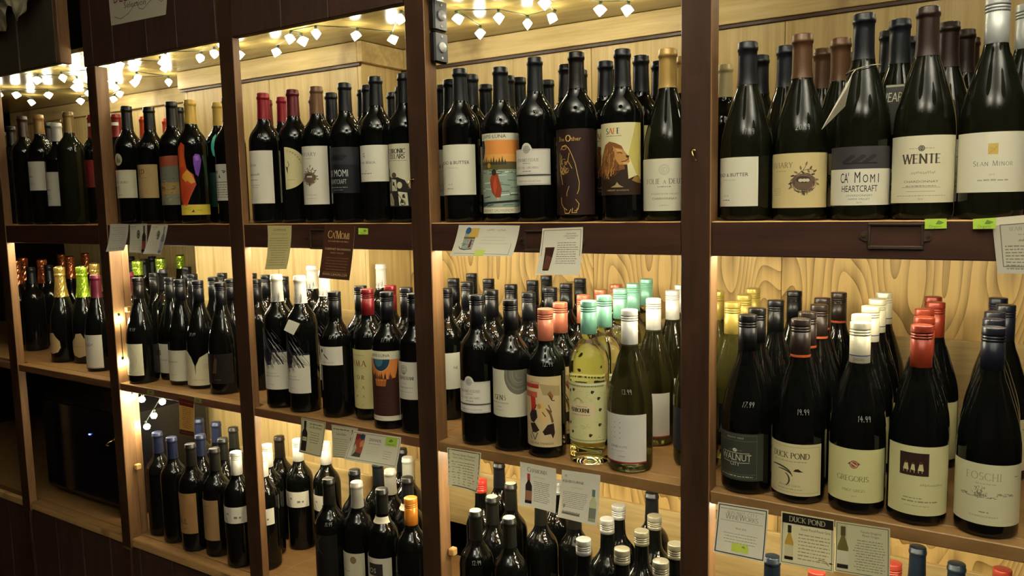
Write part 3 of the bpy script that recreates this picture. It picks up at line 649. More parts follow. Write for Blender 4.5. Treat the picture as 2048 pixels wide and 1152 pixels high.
@label('luna_top')
def _(A, H, w):
    paper(A, w, H, 'e9e4c8'); l, r = -w / 2 + 2, w / 2 - 2.5
    A.poly([(-24, H * .915), (r, H * .915), (r, H * .64), (-w / 2 + 4, H * .64), (-28, H * .68), (-23, H * .76), (-22, H * .84)], 'd98d43', 1); A.rect(-20, H * .64, r, H * .74, 'dba051', 2)
    A.poly([(-w / 2, H * .66), (-29, H * .68), (-23.5, H * .76), (-22.5, H * .84), (-25, H * .915), (-w / 2, H * .915)], '121318', 2)
    A.txt('LAPIS·LUNA', -3, H * .94, 6.4, INK, sx=1.12); A.rect(l, H * .55, r, H * .645, '57502f', 3)
    for i in range(13):
        x = l + 4 + i * 5.6; A.poly([(x - 3, H * .61), (x + 3, H * .61), (x + .3, H * (.68 + .02 * (i * 7 % 3)))], '39361f', 4)
    A.ell(-12, H * .6, 4, 5, 'b28a2f', 5); A.rect(l, H * .075, r, H * .56, '8fa08f', 1); rn = random.Random(2)
    for i in range(30):
        y = H * rn.uniform(.09, .54); x = rn.uniform(l, r - 16); A.line([(x, y), (x + 6, y + rn.uniform(-1, 1)), (min(r, x + rn.uniform(12, 26)), y + rn.uniform(-1.5, 1.5))], rn.uniform(.8, 2.2), rn.choice(['cfd6c4', '3f4f47', '5d7068', 'dfe3d0', '2e3834']), 2)
    A.poly([(l, H * .09), (l + 22, H * .085), (l + 35, H * .12), (r, H * .14), (r, H * .17), (l + 20, H * .14), (l, H * .155)], '22282a', 3)
    A.poly([(2, H * .2), (-6, H * .26), (-9, H * .36), (-10, H * .44), (-4, H * .5), (6, H * .5), (10, H * .4), (14, H * .3), (11, H * .2)], '8f3a1e', 4)
    A.poly([(0, H * .22), (-4, H * .36), (2, H * .46), (5, H * .34)], 'b04a26', 5); A.ell(-1, H * .515, 5, 6, '2c1d18', 6); A.line([(-8, H * .44), (-17, H * .44), (-20, H * .5)], 1.6, 'c08a5a', 6); A.line([(-20, H * .5), (-18, H * .56), (-14, H * .57)], .8, '2c2a22', 6); A.poly([(8, H * .2), (4, H * .2), (5, H * .16), (8, H * .16)], 'c9a07a', 5)
    A.rect(-w / 2, 0, w / 2, H * .072, 'e9e4c8', 6); A.txt('CABERNET SAUVIGNON', 0, H * .02, 5, '8f8a70', sx=.92, ly=7)
@label('luna_moon')
def _(A, H, w):
    paper(A, w, H, 'e0dcbc'); l, r = -w / 2 + 5, w / 2 - 8
    A.txt('LAPIS·LUNA', -4, H * .92, 6, INK, sx=1.1); A.rect(l, H * .07, r, H * .885, '3a1f1a', 1)
    A.poly([(l, H * .885), (r, H * .885), (r - 2, H * .8), (r - 4, H * .72), (r - 8, H * .62), (12, H * .6), (10, H * .5), (-14, H * .5), (-16, H * .6), (-24, H * .66), (-30, H * .74), (l + 2, H * .8)], 'd0803c', 2)
    q = arc(-1, H * .885, 22, H * .17, 180, 360, 20); A.poly(q, '1e3a55', 4); A.poly(arc(-6, H * .885, 12, H * .11, 180, 360, 12), '3f6a78', 5); A.ring(-1, H * .885, .01, .01, .1, '1e3a55'); A.line(q, 1, 'e0b060', 5)
    rn = random.Random(8)
    for i in range(26):
        x = rn.uniform(-26, 24); A.poly([(x - 2, H * .6), (x + 2, H * .6), (x, H * rn.uniform(.66, .72))], rn.choice(['3a1f1a', '6e3a20']), 3)
    for i in range(8): A.rect(-13 + i * 3, H * .5, -11 + i * 3, H * rn.uniform(.57, .62), '8a4a24', 4)
    for y in (.33, .24, .42): A.line([(l + 2, H * y), (-10, H * (y - .01)), (10, H * (y + .015))], .6, '5c3c34', 2)
    A.serif('ZINFANDEL', -14, H * .02, 4.5, '9a9678', sp=.2)
@label('other')
def _(A, H, w):
    A.rect(-w / 2, 0, w / 2, H, '2a1714', 0); g = 'd0a75a'; A.serif('T', -25, H * .86, 8, g, thick=.18); A.txt('he', -17.5, H * .86, 6.8, g); A.serif('O', -5, H * .855, 11, g, thick=.2, thin=.08); A.txt('ther', 10, H * .86, 7.2, g)
    k = lambda q: [(a, b * H / 155) for a, b in q]
    for q in ([(-22, 118), (-18, 124), (-10, 126), (-4, 120), (2, 108), (8, 92), (12, 72), (15, 58), (14, 46), (11, 38)], [(-24, 112), (-24, 92), (-22, 72), (-18, 55)], [(-3, 112), (-6, 98), (2, 84)], [(-20, 108), (-21, 94)], [(-4, 52), (-8, 42), (-9, 34)], [(-22, 32), (-22, 22), (-17, 14), (-9, 9)], [(8, 28), (14, 20), (12, 10), (6, 7)], [(-15, 12), (-13, -0 + 3), (-5, 3), (-1, 10)], [(2, 12), (1, 4), (9, 4), (11, 12)]): A.line(k(q), 1.1, g)
    rn = random.Random(4)
    for i in range(16): A.line(arc(rn.uniform(-20, -6), rn.uniform(76, 98) * H / 155, rn.uniform(3, 6), rn.uniform(2, 5), rn.uniform(0, 180), rn.uniform(200, 420), 7), .7, g)
    A.ring(-14, 121 * H / 155, 5, 3, .7, g)
@label('safe')
def _(A, H, w):
    paper(A, w, H, 'e8dfae'); A.poly([(w / 2, H), (w / 2 - 12, H), (w / 2 - 26, H * .55), (w / 2 - 12, H * .3), (w / 2, H * .2)], 'd0c06a', 1)
    for c, x, ch in (('2f6a3a', -19, 'S'), ('c85a2a', -11.5, 'A'), ('c88a2a', -4, 'F'), ('2c3a4a', 3, 'E')): A.serif(ch, x, H * .85, 9.5, c, thick=.2)
    A.fine(-22, 8, H * .815, 1.2, GRY, 2); b = '2d1d12'
    A.poly([(-w / 2, H * .1), (w / 2, H * .1), (w / 2, H * .2), (w / 2 - 8, H * .27), (w / 2 - 14, H * .26), (20, H * .22), (18, H * .42), (-w / 2, H * .42)], b, 2); A.rect(-w / 2, 0, w / 2, H * .105, b, 2)
    mane = [(-w / 2, H * .3), (-30, H * .6), (-24, H * .7), (-14, H * .745), (-2, H * .72), (8, H * .68), (12, H * .62), (10, H * .5), (14, H * .36), (4, H * .34)]
    A.poly(mane, '7d4f25', 3); rn = random.Random(6)
    for i in range(110):
        x = rn.uniform(-36, 4); y = H * rn.uniform(.33, .7)
        if y / H > .72 - abs(x + 12) * .006: continue
        A.line([(x, y), (x - rn.uniform(-1, 4), y - rn.uniform(3, 8)), (x - rn.uniform(-2, 6), y - rn.uniform(8, 14))], rn.uniform(.8, 1.8), rn.choice(['a87438', '8f5e2c', '5c3818', 'c0935a', '6e4520']), 4)
    A.poly([(-6, H * .66), (10, H * .635), (15, H * .585), (21, H * .53), (22, H * .46), (17, H * .415), (4, H * .42), (-3, H * .5)], 'b98648', 5)
    A.poly([(-2, H * .64), (8, H * .62), (10, H * .6), (0, H * .61)], 'd2a868', 6); A.line([(1, H * .582), (6, H * .588), (9, H * .575)], 1.3, b, 6); A.poly([(15, H * .55), (21.5, H * .54), (20, H * .505), (16, H * .52)], b, 6); A.line([(20, H * .5), (14, H * .465), (8, H * .46)], 1.2, b, 6); A.line([(12, H * .44), (20, H * .44)], 2, 'd8b888', 6)
    A.poly([(w / 2 - 20, H * .2), (w / 2 - 14, H * .26), (w / 2 - 4, H * .25), (w / 2, H * .16), (w / 2 - 10, H * .17)], '9a7a40', 3)
    A.poly([(-12, H * .105), (-3, H * .14), (0, H * .18), (4, H * .14), (12, H * .105)], 'a08a60', 7); A.txt('CABERNET SAUVIGNON', 0, H * .055, 2.6, 'b09a70', ly=7)
@label('moro')
def _(A, H, w):
    paper(A, w, H, 'dcd5b5');
    A.serif('OLD MORO', -4, H * .52, 6.5, '6d6750', sp=.1); A.fine(-24, -12, H * .38, 2, '8d8668', 1); A.fine(-22, -12, H * .31, 2, '8d8668', 2); A.fine(-20, -2, H * .1, 2, '8d8668', 3)
@label('rd')
def _(A, H, w):
    paper(A, w, H, 'a98f5e'); A.serif('RD', -4, H * .72, 13, '5a2c1a', thick=.18, sp=.25); A.line([(-12, H * .74), (-6, H * .63)], 1.2, '5a2c1a'); A.fine(-22, 12, H * .6, 1.8, '8a6f48', 1); A.rect(-26, H * .45, -14, H * .5, '93794e', 1); rn = random.Random(2)
    for i in range(40): x, y = rn.uniform(-w / 2, w / 2 - 4), rn.uniform(4, H * .9); A.rect(x, y, x + rn.uniform(1, 4), y + rn.uniform(.6, 2), rn.choice(['9b8152', 'b89d6b', '927849']), 1)
@label('bands')
def _(A, H, w):
    h = w / 2
    for a, b, c in ((.78, 1, '8f4526'), (.45, .79, '6d6e5e'), (.22, .46, 'a5854a'), (0, .23, '7d7a62')): A.poly([(-h, H * a), (h, H * a), (h, H * b), (h - 14, H * (b + .01)), (-h + 12, H * (b - .015)), (-h, H * b)], c, 0 if a > .7 else 1)
    rn = random.Random(12)
    for i in range(36): x, y = rn.uniform(-h, h - 12), H * rn.uniform(.02, .75); A.line([(x, y), (x + rn.uniform(3, 12), y + rn.uniform(-3, 4))], rn.uniform(1, 3), rn.choice(['8d8c78', '55584c', '9a9a86', '6a6248', '4d524a']), 2)
    A.ring(-10, H * .335, 5, 6, 1.3, '5c3f22', 3); A.fine(-20, -4, H * .33, 5, '6b4c2a', 3, 3); A.rect(-h, H * .31, h, H * .315, '5c4a2a', 2)
@label('lyric')
def _(A, H, w):
    q = lambda P: [(a, b * H / 196) for a, b in P]
    A.poly(q([(-36, 40), (-30, 22), (-14, 24), (-4, 46), (12, 78), (6, 104), (-4, 112), (-10, 120), (-14, 150), (-12, 178), (-22, 186), (-36, 170)]), 'b9431f', 0)
    A.poly(q([(-22, 104), (-8, 116), (2, 104), (10, 84), (0, 80), (-10, 88), (-14, 84), (-26, 96)]), 'd89a3a', 1); A.poly(q([(-34, 120), (-28, 150), (-22, 180), (-16, 150), (-16, 124)]), 'cf5a26', 1); A.poly(q([(-30, 40), (-16, 30), (-4, 52), (6, 74), (-8, 78), (-22, 70)]), 'a83a1c', 1)
    A.poly(q([(8, 148), (14, 156), (24, 154), (28, 140), (24, 120), (18, 98), (12, 104), (8, 128)]), '6f3fa0', 1); A.poly(q([(11, 150), (20, 152), (22, 140), (14, 138)]), '9a6ac8', 2)
    A.poly(q([(30, 150), (36, 154), (44, 130), (46, 80), (40, 60), (38, 100)]), '1f3b2a', 1)
    A.rect(-38, 0, 50, H * .135, 'd9c544', 0); A.txt('LYRIC', -18, H * .07, 6, 'a8962f', sx=1.2, ly=1); A.poly([(-4, 7), (2, 14), (3, 9), (6, 8)], '4a1a10', 1); A.fine(10, 22, 11, 2, 'a8962f', 2, 1)
@label('teal')
def _(A, H, w): A.poly([(-6, H * .86), (-2, H * .95), (4, H), (8, H * .96), (6, H * .9), (2, H * .82), (4, H * .7), (-2, H * .72), (-6, H * .8)], '49b8a0', 0); A.rect(-30, H * .06, 30, H * .5, '17342c', 0)
@label('face')
def _(A, H, w):
    paper(A, w, H, 'd5d1c0')
    for x in (-14, 12): A.line([(x - 5, H * .82), (x + 5, H * .80)], 2, INK); A.ell(x, H * .77, 3, 1.6, '4a463e', 1)
    A.poly([(-3, H * .72), (2, H * .62), (-5, H * .63)], INK, 1); A.rect(-w / 2, H * .50, w / 2, H * .515, INK, 1); A.para(-26, 26, H * .42, 6, 6, 2.2, '8a8676', 2)
@label('script')
def _(A, H, w):
    paper(A, w, H, 'efe9d4'); A.script(-20, 4, H * .7, 8, '9a9280', .6, 3, 16); A.script(-22, 12, H * .53, 6, '8d8674', .8, 9, 22); A.fine(-18, 8, H * .44, 2, 'a39c88', 1); A.fine(-18, 12, H * .34, 1.5, 'b8b19c', 2); A.fine(-16, 8, H * .3, 1.5, 'b8b19c', 3)
@label('commons')
def _(A, H, w):
    P = arc(-22, H * .5, 52, H * .5, 90, -90, 22); A.poly([(-22, H)] + P[1:-1] + [(-22, 0)], 'd8cf9a', 0)
    for i, ch in enumerate('COMMONS'):
        a = 78 - i * 9.5; A.txt(ch, -22 + 41 * math.cos(R(a)), H * .5 + H * .41 * math.sin(R(a)) - 2, 4.5, '3b362a', sx=.9)
    A.line([(-14, H * .66), (-11, H * .58), (-14, H * .52)], 1.2, INK); A.poly([(-20, H * .55), (-14, H * .52), (-15, H * .36), (-18, H * .46)], '4d4c2a', 1); A.fine(-18, 2, H * .22, 1.4, 'a39a6c', 2)
@label('chronic')
def _(A, H, w):
    paper(A, w, H, 'ddd8b8'); A.serif('CHRONIC', 0, H * .85, 9, INK, thick=.2, sp=.04); A.serif('CELLARS', 0, H * .765, 9, INK, thick=.2, sp=.04); A.fine(-26, 26, H * .73, 1.6, '9a967c', 2)
    A.poly([(-34, 0), (34, 0), (32, H * .26), (20, H * .42), (4, H * .47), (-14, H * .46), (-26, H * .52), (-24, H * .62), (-30, H * .6), (-36, H * .45)], '26221c', 1); k = 'ddd8b8'
    A.poly([(-14, H * .44), (0, H * .43), (2, H * .25), (-14, H * .25)], k, 2); A.poly([(4, H * .24), (24, H * .22), (26, 2), (6, 2)], k, 2); A.ell(8, H * .34, 6, 7, k, 2); A.ell(-24, H * .55, 4, 9, '8d8868', 2); A.poly([(-30, H * .36), (-18, H * .4), (-18, H * .26), (-28, H * .25)], '8d8868', 2)
    A.poly([(-28, H * .2), (-16, H * .22), (-8, H * .1), (-8, 2), (-26, 3)], 'b8b28e', 2); A.ell(-6, H * .5, 7, 6, '5b4a34', 2)
    for (x, y) in ((-8, .34), (16, .14), (12, .06)): A.poly([(x - 3, H * y), (x + 4, H * (y - .01)), (x + 2, H * (y + .06)), (x - 2, H * (y + .05))], INK, 3)
    for q in ([(4, .2), (20, .03)], [(-20, .17), (-12, .04)], [(-12, .42), (0, .28)]): A.line([(a, b * H) for a, b in q], 1.4, INK, 3)
    A.ring(14, H * .06, 5, 5, 1.2, INK, 3)
@label('goldfoil_white', 'silver_foil')
def _(A, H, w): paper(A, w, H, 'd9d6c2'); A.ring(-8, H * .72, 7, 7, .8, '8d8977'); A.script(-16, 6, H * .45, 6, '7d7968', .8, 5); A.para(-16, 10, H * .3, 3, 5, 1.8, 'a39f8c', 2)
@label('red_white_band')
def _(A, H, w): A.rect(-w / 2, 0, w / 2, H, '6b1a14', 0)
@label('burg_script')
def _(A, H, w): paper(A, w, H, 'd6d2c2'); A.script(-20, 16, H * .66, 12, '6d6a60', .9, 3, 12); A.rect(-w / 2, 2, w / 2, 3.4, 'a8a494', 1)
@label('lime', 'gold_champ')
def _(A, H, w): A.poly([(-30, H * .3), (-22, H * .1), (0, 0), (22, H * .08), (32, H * .3), (30, H * .6), (18, H * .8), (10, H), (-8, H * .98), (-14, H * .8), (-28, H * .66)], 'a8926a', 0); A.fine(-12, 14, H * .45, 2, '8a7450', 2)
@label('spiral')
def _(A, H, w):
    paper(A, w, H, 'ded8b4')
    for k in range(7): A.line(arc(-10 + k * .6, H * .5, 5 + k * 4.2, 5 + k * 5.4, 20 * k, 250 + 30 * k, 16), .8, 'a89f7c')
    A.fine(-24, 4, H * .06, 1.8, 'a89f7c', 2)
@label('redsq')
def _(A, H, w):
    paper(A, w, H, 'd8d4c2'); A.rect(-24, H * .6, -13, H * .78, '8f2433', 1)
    for q in ([(-22, .63), (-15, .66)], [(-22, .69), (-15, .72)], [(-20, .62), (-17, .76)]): A.line([(a, b * H) for a, b in q], 1, 'd8b8b4', 2)
    A.txt('CHEVALIER', -5, H * .43, 3.6, '8d897c', sx=1.3); A.fine(-26, -12, H * .2, 1.6, 'a8a494', 2)
@label('smother')
def _(A, H, w): paper(A, w, H, 'd6d1b8'); A.txt('SMOTHERED', -2, H * .6, 4.8, '77725e', sx=1.1); A.fine(-14, 14, H * .2, 1.4, 'b0ab94', 2)
@label('vcurve')
def _(A, H, w):
    h = w / 2; A.poly([(-h, 0), (h, 0), (h, H * .86), (h - 10, H * .97), (h - 20, H * .96), (8, H * .82), (-3, H * .58), (-4, H * .3), (-6, H * .58), (-16, H * .84), (-30, H), (-h, H)], 'd8d1ac', 0)
    A.serif('VINTERRA', 2, H * .14, 5, 'a39c7a', sp=.3); A.para(16, 34, H * .6, 3, 5, 1.6, 'b8b18e', 3)
@label('darklabel')
def _(A, H, w): A.rect(-w / 2, 0, w / 2, H, '191310', 0); A.poly([(-8, H * .35), (4, H * .35), (8, H * .8), (2, H * .9), (-2, H * .7)], '5a4832', 1); A.fine(-4, 16, H * .12, 3, '54462f', 2)
@label('feather')
def _(A, H, w):
    b = H * .62; h = w / 2; A.rect(-h, 0, h, b, 'dcd8c4', 0); rn = random.Random(9)
    A.poly([(-h, b - .01), (h, b - .01), (h, b + H * .03), (-h + 4, b + H * .06), (-h, H * .8)], '17131c', 1)
    A.poly([(-h, H * .8), (-30, H * .5), (-14, H * .4), (-2, H * .42), (2, H * .62), (-8, H * .8), (-20, H), (-h, H)], '1c1622', 1)
    for i in range(46):
        x = rn.uniform(-34, 30); y = H * rn.uniform(.5, .95); c = rn.choice(['55505a', '77727c', '2c2632', 'b8b4a8', '1c1622', '8d8990']) if y > b else rn.choice(['2c2632', '4d4852', '1c1622'])
        L = rn.uniform(12, 30); A.line([(x - L * .5, y + L * .6), (x, y), (x + L * .25, y - L * .5)], rn.uniform(.5, 1.6), c, 2)
    for i in range(26):
        x = rn.uniform(-18, 8); A.line([(x - 4, H * .47), (x + rn.uniform(-1, 3), H * rn.uniform(.33, .42))], .6, rn.choice(['6a6664', '3a3638']), 2)
    for i in range(12): x = rn.uniform(6, h - 4); A.line([(x - 12, H * .62), (x, H * .5), (x + 6, H * rn.uniform(.40, .46))], rn.uniform(.6, 1.8), '26202c', 2)
    A.fine(-22, 10, H * .27, 1.2, '9a968a', 2); A.txt('CABERNET SAUVIGNON', -6, H * .215, 2.8, '6d6a62'); A.fine(-14, 4, H * .08, 1.4, 'b0ac9c', 4)
@label('flower')
def _(A, H, w): paper(A, w, H, 'd6d3c2'); A.ell(-12, H * .76, 4, 4.6, '5a1418', 1); A.poly([(-8, H * .6), (4, H * .34), (8, H * .28), (4, H * .44), (-3, H * .58)], '4d4640', 1); A.line([(-16, H * .6), (-20, H * .4), (-18, H * .3)], 1.2, '6a645a'); A.txt('EMBLAZON', 4, H * .1, 4.2, '9a968a', sx=1.1)
@label('amafor')
def _(A, H, w):
    paper(A, w, H, 'cfc58a'); A.fine(-24, 16, H * .9, 1.8, 'a39a64', 1); A.serif('AMA', -2, H * .72, 13, '8a5a20', thick=.2, sp=.35); A.rect(-24, H * .695, 18, H * .70, 'a39a64', 1); A.serif('FOR', -2, H * .5, 9, '4d4226', thick=.2, sp=.7)
    for i, (t, hh) in enumerate((('S  A', 6.5), ('M  A', 5), ('T  E', 3.4))): A.serif(t, 1, H * (.34 - .145 * i), hh, '4d4226', sp=.55 + .2 * i, thick=.2)
@label('sebast')
def _(A, H, w):
    paper(A, w, H, 'cfcbb6'); crest(A, 0, H * .8, 9, '77736a'); A.poly([(-6, H * .72), (6, H * .72), (3, H * .66), (-3, H * .66)], '8d897c', 1); A.serif('SEBASTIANI', 3, H * .53, 6.4, '3a372f', thick=.2, sp=.08); A.fine(-6, 6, H * .41, 1.5, 'a8a494', 2); A.fine(-16, 22, H * .3, 2.4, '9a968a', 3); A.fine(-16, 20, H * .19, 1.6, 'a8a494', 4)
@label('ne')
def _(A, H, w): paper(A, w, H, 'c9cabc'); A.txt('NE', 22, H * .55, 6, INK)
@label('sen5')
def _(A, H, w):
    paper(A, w, H, 'dfdabd'); A.poly([(0, H), (w / 2, H), (w / 2, H * .55)] + arc(28, H * .88, 29, H * .40, -60, -205, 14), '6e6c5e', 1)
    for k in range(6): A.line(arc(29, H * .92, 26 - k * 4, (.34 - k * .05) * H, 165, 300, 12), .8, ['97957f', '55533f', '8a8872'][k % 3], 2)
    A.rect(-2, H, w / 2 + 1, H * 1.2, 'dfdabd', -9); A.P = [p for p in A.P if p[2] != -9]
    A.serif('GEN', -16, H * .36, 9.5, '4d4a3a', thick=.18, sp=.08); A.serif('5', -.5, H * .36, 9, '55523f'); A.txt('CABERNET SAUVIGNON', -16, H * .28, 2.9, '5d5a4a'); A.fine(-20, -8, H * .2, 1.6, 'a39f86', 2); A.fine(-26, -4, H * .13, 1.2, 'b8b49a', 3)
@label('chamonix')
def _(A, H, w):
    paper(A, w, H, 'cdb98c'); h = w / 2; r = 'a8342a'
    A.rect(-h + 3, H * .83, -2, H * .89, r, 1); A.txt('CHAMONIX', -16, H * .89, 5, r, sx=.8); A.rect(-h + 3, H * .70, -6, H * .78, 'b8584a', 1); A.poly([(-22, H * .72), (-10, H * .7), (-9, H * .56), (-14, H * .5), (-20, H * .52)], 'b02a24', 2)
    A.poly([(-2, H * .9), (h - 4, H * .86), (h - 4, H * .72), (6, H * .74)], 'a8946a', 1); k = '2a1c18'
    A.poly([(-26, H * .44), (-18, H * .54), (-8, H * .52), (-6, H * .42), (-14, H * .34), (-22, H * .36)], k, 2); A.poly([(-24, H * .32), (-12, H * .34), (-2, H * .24), (-10, H * .2), (-18, H * .2)], k, 2)
    A.poly([(4, H * .22), (14, H * .32), (26, H * .34), (28, H * .2), (24, H * .12), (20, H * .19), (8, H * .17)], k, 2); A.poly([(10, H * .56), (20, H * .52), (26, H * .36), (22, H * .34), (18, H * .46)], '6e4a2c', 2); A.poly([(14, H * .76), (20, H * .8), (26, H * .72), (22, H * .66)], '8a5a34', 2)
    A.poly([(-4, H * .62), (6, H * .68), (10, H * .56), (14, H * .4), (4, H * .3), (0, H * .42)], 'd8b874', 2); A.ell(-2, H * .58, 4, 5, 'b8804a', 3)
    for q in ([(-20, .2), (-12, .1), (-6, .2)], [(16, .6), (22, .5)], [(-14, .5), (-8, .6)], [(4, .5), (10, .44)], [(-24, .16), (-20, .1)], [(18, .74), (24, .66), (28, .66)]): A.line([(a, b * H) for a, b in q], 1.6, k, 3)
    A.txt('OLD VINE ZINFANDEL', 0, H * .035, 4, k, sx=.9)
@label('ashbourne')
def _(A, H, w):
    h = w / 2; A.poly([(-h, 5), (-h + 5, 0), (h - 5, 0), (h, 5), (h, H), (-h, H)], 'd9d59a', 0); rn = random.Random(3)
    A.rect(-h + 2, H * .955, h - 2, H * .985, 'efecc4', 1)
    for i in range(34): A.rect(-h + 4 + i * 2.4, H * .93, -h + 5.3 + i * 2.4, H * .96, '4d4a2c', 2); A.rect(-h + 4 + i * 2.4, H * .03, -h + 5.3 + i * 2.4, H * .05, '77734a', 2)
    for i in range(60): x, y = rn.uniform(-h + 3, h - 6), H * rn.uniform(.06, .9); A.line(arc(x, y, rn.uniform(2, 6), rn.uniform(1, 4), rn.uniform(0, 360), rn.uniform(100, 500), 6), .4, rn.choice(['a8a468', 'b8a880', '9aa070', 'c49a80', 'c8c48a']), 1)
    for (x, y) in ((-24, .87), (14, .85), (26, .74), (-36, .84), (29, .55), (-28, .16), (10, .13), (28, .3), (-36, .3)): A.ell(x, H * y, 2.6, 3.2, '2c3020', 2); A.ell(x + 2.6, H * y + 1, 1.6, 1.6, '3a4028', 2)
    A.poly([(-30, H * .44)] + arc(14, H * .53, 6, H * .12, -90, 90, 8) + [(-8, H * .66), (-12, H * .7), (-16, H * .66), (-34, H * .66), (-34, H * .42)], 'e3d0a4', 2); A.line(arc(-13, H * .67, 10, 7, 0, 180, 10), .9, '77704a', 3); A.line(arc(-13, H * .67, 6, 9, 0, 180, 10), .7, '77704a', 3)
    A.serif('ASHBOURNE', -11, H * .51, 7.2, '33301c', thick=.2, sp=.05, ly=3, sx=.88); A.fine(-28, 10, H * .46, 1.3, '8a8458', 2, 3); A.fine(-18, 4, H * .6, 1.3, '8a8458', 4, 3)
@label('onehope')
def _(A, H, w):
    paper(A, w, H, 'd8d6cc'); A.rect(-w / 2, 0, w / 2, H * .028, '9a1f28', 1)
    for x in (-14, -3):
        for i in range(4): A.ell(x, H * (.83 - i * .105), .8, .8, '3a3a3a', 1)
    A.txt('ONE', -15, H * .31, 4.4, '2c2c2c', sx=1.15); A.txt('HOPE', 1.8, H * .31, 4.2, '8d8b86', sx=1.15); A.fine(-22, 6, H * .24, 1.3, 'a8a69c', 2); A.script(-6, 6, H * .13, 2, 'b8787a', .4, 4)
@label('walnut')
def _(A, H, w):
    A.rect(-w / 2, 0, w / 2, H, '34362c', 0); k = 'c4c2a8'; f = '6a6a58'; A.frame(-36, 4, 36, H - 3, .5, f); A.rect(-36, H * .84, 36, H * .847, f, 1); A.rect(-36, H * .13, 36, H * .137, f, 1)
    A.txt('PINOT GRIS', 0, H * .885, 3, 'a3a18c', sx=1.3); A.ell(0, H * .64, 3.8, 3.2, k, 1); A.line([(-1, H * .61), (2, H * .67)], .7, '34362c', 2); A.fine(-11, -5, H * .635, 1, f, 1); A.fine(5, 12, H * .635, 1, f, 2)
    A.line([(-23, H * .585), (-9, H * .58), (9, H * .58), (24, H * .585)], .9, k); A.txt('WALNUT', 0, H * .42, 11.2, k, sx=.78); A.txt('CITY', 0, H * .31, 6.4, k, sx=.85); A.line([(-23, H * .39), (-9, H * .375)], .9, k); A.line([(9, H * .375), (24, H * .39)], .9, k); A.fine(-30, 30, H * .075, 1.8, 'a3a18c', 3)
@label('duck')
def _(A, H, w):
    paper(A, w, H, 'd3c898'); A.frame(-w / 2 + 4, 5, w / 2 - 4, H - 5, .5, '8f8660'); A.serif('DUCK POND', 0, H * .72, 9, '4d4630', sp=.07, thick=.16)
    A.fine(-28, 26, H * .65, 1.6, 'a39a72', 3); k = '3d3826'
    def blade(P, w0):
        n = len(P) - 1
        for i in range(n): A.line([P[i], P[i + 1]], w0 * (.35 + .65 * math.sin(math.pi * (i + .7) / (n + .6))), k)
    blade(arc(-22, H * .38, 26, H * .17, 118, 12, 14), 2.6); blade(arc(-16, H * .36, 21, H * .13, 100, 8, 12), 2.3); blade(arc(-10, H * .30, 10, H * .13, 70, -60, 10), 2.6)
    A.poly([(6, H * .47), (9, H * .515), (14, H * .525), (18, H * .49), (22, H * .475), (15, H * .465)], '33200f', 1)
    A.txt('PINOT GRIS', 0, H * .17, 3, '8f8660', sx=1.5); A.fine(-20, 20, H * .11, 1.6, 'a39a72', 5)
@label('gregoris')
def _(A, H, w):
    paper(A, w, H, 'd0cc92'); rn = random.Random(1)
    A.ell(2, H * .715, 6.4, 6.4, '8a4a34', 1); A.ring(2, H * .715, 4.6, 4.6, .8, 'd0b08a', 2); A.line([(-2, H * .745), (6, H * .685)], 1.4, 'e0cfa0', 2); A.poly([(-7, H * .72), (-4, H * .76), (-3, H * .7)], '6a4434', 1); A.poly([(11, H * .72), (8, H * .76), (7, H * .7)], '6a4434', 1)
    A.serif('GREGORIS', 0, H * .40, 8, '77704a', sp=.1); A.serif('PINOT GRIGIO', 2, H * .2, 4, '77704a', sp=.1); A.txt('2019', 3, H * .1, 2.6, '8d875e')
@label('orangered')
def _(A, H, w):
    paper(A, w, H, 'd2cd98'); A.rect(-28, H * .575, 12, H * .905, '33201a', 1)
    for x, s in ((-19, 1), (-9.5, .8), (1, 1)): A.poly([(x - 4 * s, H * .655 + 3 * abs(1 - s)), (x + 4 * s, H * .65), (x + 2.6 * s, H * (.69 + .06 * s)), (x - 1.5 * s, H * (.70 + .06 * s))], 'c9bf8a', 2); A.ell(x, H * (.715 + .05 * s), 1.8 * s, 2.4 * s, '5a3a26', 3); A.line([(x - 3, H * .65), (x - 3, H * .62)], .9, 'b8a878', 2); A.line([(x + 2, H * .65), (x + 2, H * .62)], .9, 'b8a878', 2)
    A.script(0, 34, H * .43, 4, '8f8960', .5, 5, 26); A.fine(-22, 4, H * .24, 1.6, '8f8960', 2); A.fine(-24, 26, H * .19, 2, '8f8960', 3); A.fine(-20, 14, H * .13, 1.4, 'a8a276', 4)
@label('oschi')
def _(A, H, w):
    paper(A, w, H, 'd2cda6'); A.serif('FOSCHI', -4, H * .74, 10.5, '9a9572', sp=.12, thick=.1); A.fine(-14, 14, H * .67, 1.6, 'b0aa88', 2); rn = random.Random(5)
    for i in range(90): a = rn.uniform(0, 360); k = rn.uniform(0, 1); x, y = -9 + 11 * k * math.cos(R(a)), H * .5 + H * .13 * k * math.sin(R(a)) * (1 if a < 180 else .6); A.line([(x, y), (x + rn.uniform(-2, 2), y + rn.uniform(.5, 2.5))], .7, rn.choice(['77735c', '8f8a70', '5d5a46', 'a39e82']))
    for i in range(80): x = rn.uniform(-36, 36); y = H * (.44 + .05 * rn.random() + (.04 if x > 12 else 0)); A.rect(x, y, x + rn.uniform(1.5, 5), y + rn.uniform(.4, 1.1), rn.choice(['8f8a70', '77735c', 'a8a286']), 1)
    A.fine(-8, 4, H * .2, 2, '8f8a70', 3); A.txt('CHARDONNAY', -2, H * .12, 3, '8f8a70', sx=1.2); A.fine(38, 46, H * .8, 1.4, '8d886e', 2)
@label('goldscrew', 'pale')
def _(A, H, w): A.rect(-w / 2, 0, w / 2, H, '20242a', 0); A.poly([(-10, H * .3), (0, H * .7), (12, H * .4)], '8a8a70', 1)
